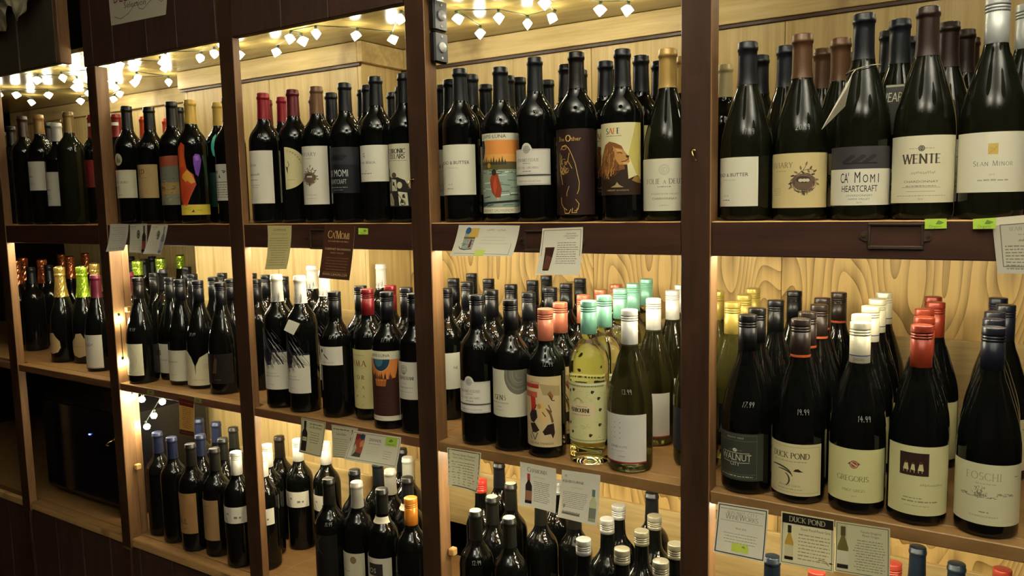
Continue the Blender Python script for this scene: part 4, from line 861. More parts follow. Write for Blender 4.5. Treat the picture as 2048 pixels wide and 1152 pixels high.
@label('soul')
def _(A, H, w): paper(A, w, H, '9a7448'); A.txt('SOUL', -8, H * .24, 15, '2c1f1a', sx=.8); A.fine(-6, 10, H * .12, 2.2, '77562f', 2); A.fine(-26, 14, H * .93, 1.6, '77562f', 3)
@label('tanlabel')
def _(A, H, w): paper(A, w, H, '9a7a50'); A.ell(-6, H * .3, 2, 3, '4d3a26', 1); A.fine(-24, 14, H * .85, 2, '7d5f38', 1)
@label('whitediag')
def _(A, H, w): paper(A, w, H, 'd2cdbb'); A.poly([(-w / 2, H), (-16, H), (0, 0), (-w / 2, 0)], 'a8a294', 1); A.poly([(-6, H * .55), (2, H * .5), (0, H * .62), (-5, H * .64)], '77736a', 2); A.fine(16, 34, H * .3, 6, '6d6a60', 3)
@label('treelines')
def _(A, H, w):
    A.rect(-w / 2, 0, w / 2, H, '14110f', 0)
    for q in ([(-20, 1), (-6, .7), (4, .62)], [(-6, .7), (-10, .9)], [(-14, .82), (2, .98)], [(-30, .6), (-8, .66)]): A.line([(a, b * H) for a, b in q], .9, '77736c')
@label('silverfoil')
def _(A, H, w): paper(A, w, H, 'c9c2a4'); A.ell(14, H * .86, 8, 9, '7d6a48', 1); A.fine(-20, 4, H * .6, 3, '9a9478', 2)
@label('os')
def _(A, H, w): paper(A, w, H, 'd0cbb4'); A.rect(-16, H * .55, 22, H * .86, '2c2824', 1); A.txt('OS', -4, H * .62, 11, 'd0cbb4', ly=2); A.script(-10, 8, H * .4, 3, '5d5a50', .6, 2)
@label('orangecap')
def _(A, H, w): A.rect(-w / 2, 0, w / 2, H, '120c0b', 0); A.poly([(-6, H * .4), (0, H * .62), (6, H * .42), (14, H * .5), (9, H * .2), (0, H * .1), (-8, H * .25)], '8a2c14', 1); A.ell(2, H * .35, 4, 5, 'c85a24', 2)
@label('creamtop')
def _(A, H, w): A.poly([(-w / 2, 0), (w / 2, 0), (w / 2, H * .86), (6, H * .8), (-12, H * .88), (-20, H), (-w / 2, H * .96)], 'b5b094', 0); A.ell(-18, H * .7, 6, 7, '5d5a48', 1)
@label('redcap')
def _(A, H, w): paper(A, w, H, '7d8a98')
@label('flow', 'flowred')
def _(A, H, w): paper(A, w, H, 'b5ae92'); A.fine(-20, 20, H * .5, 3, '6d6850', 2)

# kind: (glass, cap kind, cap colour, cap length, label width mm, label turn deg, description)
BK = 'black'
KIND = {
 'brown_foil_left': (BK, 'foil', '2e1c12', .066, 0, 0, 'unlabelled dark bottle with brown-black foil'),
 'goldfoil_white': (BK, 'foil', '8a6a3a', .060, 84, 8, 'dark bottle with dull gold foil and white crested label'),
 'dark_left': (BK, 'foil', '17140f', .060, 0, 0, 'plain dark bottle in the leftmost bay'),
 'silver_foil': (BK, 'foil', 'd0cec4', .056, 84, 0, 'short dark bottle with silver-white foil and narrow white label'),
 'clear_gold': ('green', 'foil', '7a6334', .062, 0, 0, 'olive bottle with translucent gold-brown foil'),
 'red_white_band': (BK, 'foil', '7a1f16', .070, 90, 0, 'dark bottle with red foil, white neck band and dark red label'),
 'moro': (BK, 'foil', '15130f', .064, 78, 24, 'dark bottle with cream label below a round cream medallion'),
 'rd': (BK, 'foil', '14120f', .062, 84, 12, 'dark bottle with weathered tan label bearing two red capitals'),
 'orange_foil': (BK, 'foil', 'b5401c', .066, 0, 0, 'dark bottle with orange-red foil'),
 'bands': (BK, 'foil', '14110f', .064, 96, 12, 'dark bottle with painted orange, grey and gold banded label'),
 'lyric': (BK, 'foil', 'c2a04a', .062, 0, 44, 'dark bottle painted with orange and purple shapes above a yellow band'),
 'teal': (BK, 'foil', 'b89a48', .062, 0, 30, 'dark bottle with yellow-gold foil and teal splash'),
 'face': (BK, 'foil', '17150f', .060, 84, 0, 'dark bottle with white label showing a drawn face'),
 'script': (BK, 'foil', '8a1620', .062, 92, 2, 'dark bottle with bright red foil and cream handwritten label'),
 'commons': (BK, 'foil', '5a1018', .062, 0, 40, 'dark bottle with wine-red foil and half-round yellow label'),
 'aviary': (BK, 'foil', '6a4a2e', .062, 84, 12, 'dark bottle with brown foil and white birds-nest label'),
 'momi': (BK, 'foil', '15161a', .062, 106, 8, 'dark bottle with black label in tall pale capitals'),
 'minor': (BK, 'foil', '15161a', .062, 104, -2, 'dark bottle with plain white label lettered in small capitals'),
 'chronic': (BK, 'foil', '17181a', .062, 84, 4, 'dark bottle with black and white patchwork cartoon label'),
 'butter': (BK, 'foil', '14161c', .064, 100, 6, 'dark bottle with plain white label in thin black capitals'),
 'luna_top': (BK, 'foil', '14161a', .064, 104, 12, 'dark bottle with orange sky and red-robed figure label'),
 'serrano_top': (BK, 'foil', '12151a', .064, 96, -2, 'dark bottle with arched white label on the upper shelf'),
 'other': (BK, 'foil', '17100f', .066, 96, 8, 'dark bottle with maroon label and golden line drawing'),
 'safe': (BK, 'foil', '14151a', .066, 92, 12, 'dark bottle with yellow lion label'),
 'folie': ('green', 'foil', 'b99650', .066, 110, 10, 'sloping green bottle with gold foil and cream label by the post'),
 'champ_foil': (BK, 'foil', 'c9b889', .062, 0, 0, 'dark bottle with pale champagne foil behind the wide post'),
 'butter_white': ('green', 'foil', '16191f', .068, 96, -24, 'sloping green bottle with white label in bold black capitals'),
 'aviary_white': ('green', 'foil', '5a3d24', .068, 114, 6, 'sloping green bottle with tan birds-nest label and brown foil'),
 'momi_white': ('green', 'foil', '13171d', .068, 114, 8, 'sloping green bottle with half grey, half white label'),
 'wente': ('green', 'foil', '2a1a12', .070, 112, 4, 'sloping green bottle with cream label in heavy serif capitals'),
 'minor_white': ('green', 'screw', 'c8ccc8', .066, 118, 6, 'sloping green bottle with silver-white cap and gold square label'),
 'copper': (BK, 'champ', 'b0623c', .09, 0, 0, 'dark sparkling bottle with copper foil top'),
 'dark_mid': (BK, 'foil', '121216', .06, 0, 0, 'plain black-topped bottle among copper-topped ones'),
 'gold_champ': (BK, 'champ', 'c9a95a', .10, 70, 0, 'dark sparkling bottle with long gold foil neck'),
 'lime': (BK, 'champ', 'a8cf3a', .10, 0, 25, 'dark sparkling bottle with lime green foil and tan leaf-shaped label'),
 'burg_script': (BK, 'foil', '5a1a2a', .07, 88, 6, 'dark sloping bottle with burgundy foil and white handwritten label'),
 'burg_foil': (BK, 'foil', '6a2034', .07, 0, 0, 'dark bottle with burgundy foil half hidden by the post'),
 'lime2': (BK, 'champ', 'b4d84a', .05, 0, 0, 'dark sparkling bottle with short lime green top'),
 'black_tops': (BK, 'foil', '0f0f12', .06, 0, 0, 'black-topped bottle behind the lime topped ones'),
 'spiral': (BK, 'screw', '1a1512', .06, 84, 2, 'dark sloping bottle with cream spiral label beside a lit bulb'),
 'redsq': (BK, 'screw', '1a1b1c', .06, 92, 14, 'dark sloping bottle with white label and small red square'),
 'smother': (BK, 'screw', '14151a', .06, 92, 4, 'dark sloping bottle with plain cream label lettered in grey'),
 'vcurve': (BK, 'screw', '14161c', .06, 106, 36, 'dark sloping bottle with cream label cut by a forked notch'),
 'darklabel': (BK, 'screw', '121316', .06, 100, 14, 'dark sloping bottle with nearly black label by the post'),
 'blackscrew': (BK, 'screw', '121316', .06, 0, 0, 'black-capped bottle near the feather labels'),
 'feather': (BK, 'foil', 'e6e4dc', .066, 86, 6, 'tall dark bottle with white cap and feather drawing'),
 'flower': (BK, 'screw', '14151a', .06, 84, 4, 'dark bottle with small white label and red blossom'),
 'amafor': (BK, 'screw', '6a1418', .06, 80, -4, 'dark bottle with red cap and yellow label of spaced letters'),
 'bs2': (BK, 'screw', '121316', .06, 0, 0, 'black-capped bottle behind the yellow lettered label'),
 'luna_moon': (BK, 'screw', '121318', .06, 96, 16, 'dark bottle with blue moon and brown landscape label'),
 'sebast': (BK, 'screw', '121318', .06, 88, -4, 'dark bottle with grey-white crested label by the post'),
 'ne': (BK, 'screw', '121318', .06, 84, 30, 'dark bottle with plain pale label behind the post'),
 'serrano': (BK, 'screw', '101216', .06, 92, 0, 'black-capped dark bottle with arched white label'),
 'sen5': (BK, 'screw', '101216', .06, 104, 8, 'black-capped dark bottle with grey tree-ring label'),
 'bs3': (BK, 'screw', '14171c', .06, 0, 0, 'black-capped bottle behind the orange caps'),
 'chamonix': (BK, 'screw', 'cf7a5e', .062, 88, 10, 'dark bottle with orange screw cap and poster label'),
 'ashbourne': ('pale', 'screw', '86c4ac', .062, 94, 10, 'clear bottle of pale wine with mint green cap'),
 'onehope': ('olive', 'screw', 'ecebe4', .066, 96, 6, 'olive bottle with white cap and white dotted label'),
 'pale': ('olive', 'screw', 'ecebe4', .06, 90, 0, 'pale olive bottle half hidden behind the wide post'),
 'goldscrew': ('yellow', 'screw', 'b5a04e', .06, 90, 0, 'yellow-green bottle with gold screw cap'),
 'walnut': (BK, 'screw', '101114', .06, 96, -8, 'black-capped dark bottle with dark green-grey label'),
 'duck': (BK, 'screw', '2b211c', .062, 106, -8, 'dark bottle with brown cap and flying bird label'),
 'gregoris': (BK, 'screw', 'e2dfc2', .066, 112, -2, 'dark bottle with cream cap and red seal label'),
 'orangered': (BK, 'screw', '84301c', .068, 104, 8, 'dark bottle with orange-red cap and three small figures label'),
 'oschi': (BK, 'screw', '171a26', .062, 118, 2, 'dark bottle with navy cap and misty tree label'),
 'navy': (BK, 'foil', '1c233c', .062, 0, 0, 'dark bottle with navy blue foil'),
 'soul': (BK, 'foil', '1a1a16', .062, 80, 4, 'dark bottle with tan four-letter label'),
 'tanlabel': (BK, 'foil', '1d1d18', .062, 76, -4, 'dark bottle with narrow tan label'),
 'whitediag': (BK, 'screw', 'e9e6d8', .062, 100, 8, 'dark bottle with white cap and slanted grey-white label'),
 'blackh2': (BK, 'foil', '1f1812', .062, 0, 0, 'dark bottle with brown-black foil between white caps'),
 'treelines': (BK, 'foil', '15140f', .062, 86, 0, 'dark bottle with thin grey branch lines on black'),
 'silverfoil': (BK, 'foil', '9a978c', .062, 84, 0, 'dark bottle with dull silver foil'),
 'blackh': (BK, 'foil', '15171a', .062, 0, 0, 'black-foiled bottle among silver-foiled ones'),
 'os': (BK, 'foil', '1a1a18', .058, 88, 0, 'dark bottle with pale neck band and black-boxed label'),
 'orangecap': (BK, 'screw', 'd8862a', .062, 90, 0, 'dark bottle with bright orange cap and ember label'),
 'creamtop': (BK, 'foil', '181812', .062, 84, -4, 'dark bottle with cream-topped black capsule'),
 'redcap': (BK, 'screw', 'c23a2c', .03, 80, 0, 'dark bottle with flat red cap behind a hanging card'),
 'lowneck': (BK, 'foil', '0f0f12', .062, 0, 0, 'tall black-necked bottle on the lowest shelf'),
 'silverscrew': (BK, 'screw', '8a8984', .03, 84, 0, 'dark bottle with short silver cap'),
 'goldtop': (BK, 'screw', '76725f', .028, 84, 0, 'dark bottle with short grey-gold cap'),
 'flow': (BK, 'foil', '14202c', .062, 84, 0, 'dark bottle with blue-black foil under the plywood bay'),
 'flowred': (BK, 'screw', '9a3a2a', .03, 84, 0, 'dark bottle with rusty red cap under the plywood bay'),
}
DEFZ = (.07, .16)
CUSTOMZ = {'teal': (.03, .235), 'darklabel': (.03, .11), 'goldscrew': (.03, .11), 'pale': (.03, .11), 'treelines': (.05, .17), 'silverfoil': (.02, .135), 'os': (.05, .145), 'orangecap': (.05, .13), 'creamtop': (.05, .13), 'redcap': (.06, .14), 'flow': (.06, .14), 'flowred': (.06, .14), 'gold_champ': (.03, .1), 'lime': (.02, .10), 'silverscrew': None, 'goldtop': None}
PRICE = {'script': '19.99', 'aviary': '17.99', 'minor': '24.99', 'butter': '15.99', 'luna_top': '17.99', 'serrano_top': '14.99', 'rd': '12.99', 'butter_white': '17.99', 'aviary_white': '20.99', 'vcurve': '19.99', 'spiral': '19.99',
         'luna_moon': '17.99', 'amafor': '11.99', 'flower': '17.99', 'onehope': '13.99', 'walnut': '17.99', 'duck': '19.99', 'gregoris': '14.99', 'creamtop': '12.99', 'silverscrew': '14.99', 'chamonix': '12.99', 'serrano': '14.99', 'treelines': '11.99'}
ORD = ['', ', second in its file', ', third in its file', ', fourth in its file', ', fifth in its file', ', sixth in its file']
GLASS = {BK: 'glass_black', 'green': 'glass_green', 'olive': 'glass_olive', 'pale': 'glass_pale', 'yellow': 'glass_yellow'}
def on_glass(p, rot=0, off=.00035):
    Rr = max(a for a, b in p)
    def fn(x, y, ly):
        z = y / 1000; a = x / 1000 / Rr + R(rot); r = rad_at(p, z) + off + ly * .00008
        return (r * math.sin(a), -r * math.cos(a), z)
    return fn
SHELF = {'T': 'upper shelf', 'M': 'middle shelf', 'L': 'lowest shelf'}
ZL = {'T': Z0, 'M': ZM, 'L': ZB}
rr_slant = (.05, .25, .4, -.1)
def make_kind(n):
    typ, lev, h, lz, pos = KT[n]; glass, ck, cc, cl, lw, rot, desc = KIND[n]
    r = RAD[typ]; p = profile(typ, h, r)
    full = [(0, .014), (r * .35, .012), (r * .62, .005)] + p + [(0, h - .0002)] if glass == BK else [(0, .014), (r * .35, .012), (r * .62, .005)] + p + [(0, h - .0002)]
    parts = [('glass', mesh('glass', lathe_bm(full, 36), M[GLASS[glass]], True))]
    cm = cap_mesh(ck, typ, h, p, cc, cl); parts.append((cm.name.split('.')[0], cm))
    z = CUSTOMZ.get(n, lz) if n in CUSTOMZ else (lz or DEFZ)
    if n in LABELS and z:
        A = Art(); H = (z[1] - z[0]) * 1000; LABELS[n](A, H, lw or 90)
        A.P = [([(x, y + z[0] * 1000) for x, y in q], c, ly) for q, c, ly in A.P]
        top = max(y for q, c, ly in A.P for x, y in q) / 1000
        parts.append(('paper_label', A.mesh('paper_label', on_glass(p, rot), 3, 6 if rad_at(p, top) < r - .0002 else 0)))
    if n == 'os' or n == 'red_white_band':
        A = Art(); A.rect(-60, 0, 60, 14 if n == 'os' else 10, 'cfcab4' if n == 'os' else 'd8d4c8', 12); zz = h - .078 if n == 'os' else h - .036
        q = p if n == 'os' else [(a + .0007, b) for a, b in p]
        A.P = [([(x, y + zz * 1000) for x, y in e], c, ly) for e, c, ly in A.P]; parts.append(('neck_band', A.mesh('neck_band', on_glass(q), 3, 4)))
    if n == 'moro':
        A = Art(); A.ell(-9, 0, 14, 17, 'bdb594', 0); A.poly([(-16, -9), (-15, 3), (-9, 10), (-6, -1), (-2, 5), (0, -9)], '7d765c', 1)
        A.P = [([(x, y + z[0] * 1000 + H * 1.375) for x, y in e], c, ly) for e, c, ly in A.P]; parts.append(('medallion_label', A.mesh('medallion_label', on_glass(p, rot), 3)))
    if n in ('duck',):
        A = Art(); A.rect(-118, 0, 118, 4, 'b5542a', 0); A.P = [([(x, y + (h - cl + .001) * 1000) for x, y in e], c, ly) for e, c, ly in A.P]
        parts.append(('cap_band', A.mesh('cap_band', on_glass([(.0415, 0), (.0152, .01), (.0152, .4)]), 4)))
    if n in ('gregoris',):
        A = Art(); A.rect(-118, 0, 118, 1.6, '3a4a7a', 0); A.txt('GREGORIS', 0, -7, 4, '77756a', sx=1.6); A.P = [([(x, y + (h - .052) * 1000) for x, y in e], c, ly) for e, c, ly in A.P]
        parts.append(('cap_band', A.mesh('cap_band', on_glass([(.0415, 0), (.0152, .01), (.0152, .4)]), 4)))
    if n == 'creamtop':
        parts.append(('capsule_top', mesh('capsule_top', lathe_bm([(.0126, h + .0003), (.0122, h + .0008), (0, h + .0009)], 24), capmat('d8d2a8', 'foil'), True)))
    if n == 'feather':
        A = Art(); rn = random.Random(4)
        for i in range(26): x = rn.uniform(-40, 40); A.line([(x, 0), (x + rn.uniform(-4, 6), rn.uniform(8, 22))], 1.0, '5a5660')
        A.P = [([(x, y + (h - .064) * 1000) for x, y in e], c, ly) for e, c, ly in A.P]; parts.append(('feather_print', A.mesh('feather_print', on_glass([(a + .0009, b) for a, b in p]), 3, 5)))
    price = None
    if n in PRICE:
        A = Art(); zt = {'bdx': .197 + h - .30, 'bur': .152 + h - .297, 'champ': .17}[typ]
        A.hand(PRICE[n], 0, 0, 9, '8f938c', .075, rr_slant[len(n) % 4]); A.P = [([(x, y + zt * 1000 - 4) for x, y in e], c, ly) for e, c, ly in A.P]
        price = A.mesh('price_writing', on_glass(p, {'bdx': 34, 'bur': 20}[typ]), 3, 2.5)
    return parts, price
def build_bottles():
    rr = random.Random(21)
    for n, (typ, lev, h, lz, pos) in KT.items():
        parts, price = make_kind(n); desc = KIND[n][6]
        name = 'sparkling_wine_bottle' if typ == 'champ' else 'wine_bottle'
        order = sorted(range(len(pos)), key=lambda i: pos[i][1])
        first = None
        for k, i in enumerate(order):
            t = empty(name, (pos[i][0], pos[i][1], ZL[lev] + .0004), (desc + ORD[k]) if k else (desc + (', front of its file' if len(pos) > 1 and len(desc.split()) < 13 else '')), 'bottle', 'bottles on the ' + SHELF[lev])
            t.rotation_euler.z = R(rr.uniform(-4, 4) if k == 0 else rr.uniform(-12, 12))
            if first is None:
                first = [link(pn, me, t) for pn, me in parts]
                if price: link('price_writing', price, t)
            else:
                for o in first:
                    c = o.copy(); c.parent = t; COL.objects.link(c)
build_bottles()
CARD = {
 'K1': [(-1.6739, .0015), (-1.5844, .0012), (-1.5863, -.0701), (-1.6743, -.0756)],
 'K2': [(-1.5775, -.0002), (-1.4985, .0023), (-1.5058, -.0771), (-1.5848, -.077)],
 'K3': [(-1.4786, -.0005), (-1.4059, -.0007), (-1.4234, -.0784), (-1.5014, -.0784)],
 'K4': [(-1.0194, -.0042), (-.9374, -.0044), (-.9414, -.1038), (-1.0154, -.107)],
 'K5': [(-.8277, -.0035), (-.7354, -.007), (-.7511, -.1239), (-.8449, -.1215)],
 'K6': [(-.4582, -.0045), (-.3159, -.0059), (-.3296, -.0635), (-.4765, -.0652)],
 'K7': [(-.2648, -.0115), (-.1808, -.0089), (-.1829, -.0941), (-.274, -.096)],
 'K8': [(.4435, .0025), (.4888, .0068), (.4921, -.0724), (.4533, -.0723)],
 'M0': [(-1.4138, -.4659), (-1.3493, -.4678), (-1.3551, -.5651), (-1.4181, -.5659)],
 'M1': [(-.9403, -.4585), (-.8592, -.4596), (-.8745, -.5442), (-.9481, -.5425)],
 'M2': [(-.8416, -.462), (-.7586, -.4598), (-.7704, -.5321), (-.8401, -.5387)],
 'M3': [(-.7696, -.4648), (-.6283, -.4603), (-.6357, -.5271), (-.7906, -.5319)],
 'M4': [(-.5068, -.4649), (-.4208, -.4631), (-.4258, -.5452), (-.4993, -.5428)],
 'M5': [(-.3281, -.4666), (-.2475, -.467), (-.2424, -.5495), (-.3243, -.5486)],
 'M6': [(-.2345, -.4667), (-.1538, -.4634), (-.1579, -.5585), (-.2414, -.5582)],
 'M7': [(.0663, -.472), (.1499, -.4693), (.1462, -.5576), (.06, -.5585)],
 'M8': [(.1704, -.4669), (.2508, -.4653), (.2526, -.5486), (.1701, -.5519)],
 'M9': [(.2523, -.4666), (.33, -.463), (.3322, -.5434), (.2526, -.5478)],
 'G1': [(-.7282, -.0103), (-.7007, -.0114), (-.7014, -.0242), (-.729, -.0243)],
 'G2': [(.3624, .0017), (.3897, .0022), (.3902, -.0117), (.3628, -.0124)],
 'G3': [(.4218, .0013), (.4487, .0031), (.4492, -.0117), (.4223, -.0124)],
 'G4': [(-1.5587, -.4602), (-1.5282, -.4596), (-1.5297, -.4725), (-1.5602, -.4732)],
 'G5': [(-1.3483, -.4582), (-1.3189, -.4588), (-1.3201, -.471), (-1.3476, -.4716)],
 'H1': [(.2806, -.0036), (.3701, -.0047), (.37, -.0421), (.2829, -.0411)],
 'H2': [(-.3139, -.0143), (-.1819, -.0133), (-.1824, -.0545), (-.3148, -.0557)],
 'H3': [(-.8887, -.0124), (-.7506, -.0135), (-.7532, -.0582), (-.892, -.059)],
 'tag': [(-.973, -.23), (-.9294, -.2366), (-.9463, -.2614), (-.9817, -.2544)],
}

# ------------------------------------------------------------ shelf cards, tags, card holders, paper sign
def card(key, label, draw, w, h, curl=0, y0=-.0012, name='shelf_card', cat='card', group='shelf cards', bend=0, extra=None):
    """a printed sheet: corners (x, z above the upper shelf) hung on the front of a shelf; art in millimetres from its lower left corner"""
    q = CARD[key]; tl, tr, br, bl = [Vector((x, 0, z + Z0)) for x, z in q]
    o = (tl + tr) / 2; t = empty(name, (o.x, y0, o.z), label, cat, group)
    A = Art(); A.rect(0, 0, w, h, 'f0ebd4', 0); draw(A, w, h)
    def fn(x, y, ly, back=0):
        u, v = x / w, 1 - y / h
        p = (tl * (1 - u) + tr * u) * (1 - v) + (bl * (1 - u) + br * u) * v
        d = curl * v * v + bend * (u - .5) ** 2 * 4 * v
        return (p.x - o.x, -d - ly * .00008 + back, p.z - o.z)
    link('printed_sheet', A.mesh('printed_sheet', fn, max(w / 6, 4), max(h / 8, 4)), t)
    B = Art(); B.rect(0, 0, w, h, 'e4dec6', 0); B.P = [(e, c, l) for e, c, l in B.P]
    me = B.mesh('sheet_back', lambda x, y, ly: fn(x, y, 0, .0003), max(w / 6, 4), max(h / 8, 4)); me.flip_normals(); link('sheet_back', me, t)
    return t
def mini_bottle(A, x, y, h, glass, cap, lab, foot=None, burg=False):
    r = h * .125; n = r * .38
    A.poly([(x - r, y), (x + r, y), (x + r, y + h * (.5 if burg else .6)), (x + n, y + h * .74), (x + n, y + h), (x - n, y + h), (x - n, y + h * .74), (x - r, y + h * (.5 if burg else .6))], glass, 3)
    A.rect(x - n * 1.15, y + h * .78, x + n * 1.15, y + h, cap, 4)
    if lab: A.rect(x - r, y + h * .1, x + r, y + h * .42, lab, 4)
    if foot: A.rect(x - r, y, x + r, y + h * .09, foot, 4)
def k1(A, w, h): A.rect(0, 0, w, h, 'd8d3bf', 1); A.ly = 2; A.para(8, w - 8, h - 12, 8, 6, 1.4, 'a39d88', 1, True); A.script(10, w - 4, 6, 3, '4d483c', .8, 3)
def k23(A, w, h, c, g):
    A.rect(0, 0, w, h, 'dcd7bf', 1); A.ly = 2; A.frame(1.5, 1.5, w - 1.5, h - 1.5, .6, '9a947c'); A.fine(6, 30, h - 8, 2.2, '8d866c', 1); A.fine(6, 26, h - 13, 1.4, '8d866c', 2)
    A.ell(w * .5, h * .64, 7.5, 12, g, 2); A.ring(w * .5, h * .64, 5, 8.5, .9, 'c9c3aa', 3); A.line(arc(w * .5, h * .64, 3, 5, 40, 320, 8), .9, 'c9c3aa', 3); A.para(6, w * .68, h * .42, 6, 5, 1.1, 'b5af98', 4)
    mini_bottle(A, w - 13, 3, h - 8, '2a2624' if c else '77787c', '4d4a48' if c else '8d8e90', '7a3a34' if c else 'a8aab0', '1c1814' if c else '6a7470')
def k4(A, w, h): A.rect(0, 0, w, h, 'c9bd82', 1); A.ly = 2; A.txt('COMMONS', w / 2, h - 13, 5, '5a5034', sx=1.2); A.fine(12, w - 12, h - 21, 2, 'a3976a', 2); A.para(6, w - 6, h - 31, 12, 5.6, 1.6, '8d8258', 4, True)
def k5(A, w, h):
    A.rect(0, 0, w, h, '4a2a1a', 1); A.ly = 2; A.serif("Ca'Momi", w / 2, h - 28, 16, 'd8b878', thick=.13, sp=.02, small=.76); A.fine(16, w - 16, h - 36, 2.6, '9a7c50', 2); A.txt('CABERNET SAUVIGNON', w / 2, h - 54, 4.4, 'c9b48a', sx=1.15); A.txt('NAPA VALLEY', w / 2, h - 62, 3.6, 'a8906a', sx=1.3); A.para(10, w - 8, h - 72, 6, 6.4, 1.4, '8a6a48', 3, True); A.txt('WWW.CAMOMI.COM', w / 2, 7, 5.4, 'd0b98a', sx=1)
def k6(A, w, h):
    A.ly = 2; A.rect(20, 12, 47, 48, 'a8b0a4', 1); A.rect(30, 36, 52, 54, 'd8b35a', 2); A.ell(27, 49, 6.5, 6.5, '2a5a86', 3); A.rect(20, 33, 47, 37, '7d6a2e', 3); rn = random.Random(4)
    for i in range(16): x, y = rn.uniform(18, 40), rn.uniform(12, 32); A.line([(x, y), (x + rn.uniform(2, 8), y + rn.uniform(-2, 2))], .8, rn.choice(['3a4440', '5d6a64', '8d9a92']), 3)
    A.line([(14, 18), (18, 14), (30, 12), (44, 14)], 1.6, '3a4440', 3); A.poly([(36, 16), (42, 17), (41, 30), (38, 33)], '6a2a1c', 4); A.txt('LAPIS · LUNA', 92, 49, 3.4, '8d8f98', sx=1.5); A.line([(8, 5), (110, 4), (132, 3), (132, 24)], .7, '77745f'); A.para(62, 125, 36, 3, 6, .9, 'cfcab4', 2); A.rect(58, 0, 80, 12, 'c9dc6a', 4)
def k7(A, w, h):
    A.ly = 2; A.line([(4, h * .4), (4, h - 4), (w - 4, h - 4), (w - 4, h * .4)], 1, '8d7a5a'); A.txt('Gnarly Head', w * .72, h - 12, 2.6, '5d5848', sx=1.05); A.txt('Cabernet Sauvignon', w * .72, h - 16, 2.6, '5d5848'); A.txt('Paso Robles', w * .72, h - 20, 2.4, '5d5848'); A.para(36, w - 7, h - 28, 10, 4.1, 1.4, '8d8a7c', 2)
    A.poly([(12, 8), (25, 8), (31, 50), (11, 50)], '3a1c12', 3); A.poly([(13, 10), (24, 10), (27, 32), (15, 36)], '5c3422', 4); A.line([(12, 48), (30, 48)], .8, '6a4a38', 4); A.line([(14, 8), (24, 8)], 1, '1c0f0a', 4)
def k8(A, w, h):
    A.rect(0, 0, w, h, 'b8b3a0', 1); A.rect(0, h * .86, w, h, 'e6e0c4', 2); A.ly = 3; A.frame(9, 9, w + 9, h * .86, 1.2, '6d6856'); A.serif('SEAN', 27, h - 19, 4.6, '8d886f', sp=.2); A.fine(30, w, h - 25, 1.4, '9a957c', 1); A.script(30, w, h - 33, 3, '8a7348', .6, 3); A.para(13, w, h - 40, 8, 4.2, 1.7, '77735f', 5)
def m0(A, w, h): A.rect(0, 0, w, h, 'c99a4e', 1); A.ly = 2; A.rect(0, h * .80, w, h, '5a1c14'); A.fine(8, w - 6, h * .88, 3, '8a4a38', 1, 3); A.rect(0, 0, w, h * .13, '4a1812'); A.fine(10, w - 8, h * .05, 2.4, '8a4a38', 2, 3); A.para(12, w - 10, h * .74, 11, h * .054, 2.2, '8a5f28', 3, True); A.frame(1, 1, w - 1, h - 1, 1, 'd8b878')
def edge(A, w, h, c='2c2a22', d=2.6, wd=1.1): A.frame(d, d, w - d, h - d, wd, c)
def m1(A, w, h): A.rect(0, 0, w, h, 'd6cfa4', 1); A.ly = 2; edge(A, w, h, '3a3626'); mini_bottle(A, 14, 6, h - 12, '241a18', '1c1414', None); A.rect(8, h * .36, 22, h * .47, 'd6cfa4', 5); A.fine(10, 19, h * .4, 3, '8d8760', 1, 6); A.txt('Le Bonheur', w * .62, h - 21, 6.4, '3a3626', sx=.9); A.fine(28, w - 8, h - 12, 2.4, '6d6848', 2); A.para(30, w - 14, h - 32, 5, 6, 2, '8a8460', 3, True)
def m2(A, w, h): A.rect(0, 0, w, h, 'd2cbaa', 1); A.ly = 2; A.frame(1.5, 1.5, w - 1.5, h - 1.5, .6, '6d664a'); A.fine(6, 54, h - 10, 2.6, '6d684c', 2); A.txt('Susana Balbo', 30, h - 22, 5.2, '4d4830', sx=.8); A.para(6, 52, h - 32, 9, 5, 1.5, '9a9474', 4); mini_bottle(A, 66, 14, h - 20, '3a2a1c', '5a2018', 'b8ae88', '241a16')
def m3(A, w, h):
    A.rect(0, 0, w, h, 'e2ddc4', 1); A.ly = 2; A.frame(4, 4, w - 4, h - 4, 1.1, '8a8468'); A.rect(14, 10, 42, 62, '9a4a34', 2); A.ell(34, 56, 7, 7, '23415c', 3); A.poly([(14, 62), (30, 62), (26, 50), (14, 46)], '7a241c', 3); A.poly([(30, 44), (40, 50), (42, 34), (32, 32)], 'd08a4a', 3); A.poly([(14, 10), (22, 10), (24, 30), (18, 38), (14, 28)], 'b8b89a', 3); A.poly([(16, 10), (42, 10), (40, 18), (24, 20)], '4d4a3a', 4)
    A.txt('ZINFANDEL', 74, h - 19, 6.4, '4d483a', sx=.78); A.fine(56, 92, h - 25, 1.4, '9a9478', 2); A.para(56, 92, h - 32, 4, 5, 1, 'cdc8b0', 2); A.para(104, 128, h - 38, 4, 5, 1.4, 'b0aa90', 3); A.rect(104, h - 24, 138, h - 3, 'a8c84a', 3); A.poly([(112, h - 14), (120, h - 7), (127, h - 12), (120, h - 15)], '5f8a2c', 4); A.fine(110, 132, h - 21, 2, '6d9434', 3, 4)
def m4(A, w, h): A.rect(0, 0, w, h, 'e6dfb8', 1); A.ly = 2; A.frame(3, 3, w - 3, h - 3, 1.6, '3c382a'); A.txt('Peirano Estate Vineyard', w / 2, h - 14, 4.6, '4d4832', sx=.86); A.txt('OLD VINE ZINFANDEL', w / 2, h - 20.5, 3.8, '6d6848', sx=1); A.para(8, w - 8, h - 28, 9, 5.4, 1.7, '8d8764', 5)
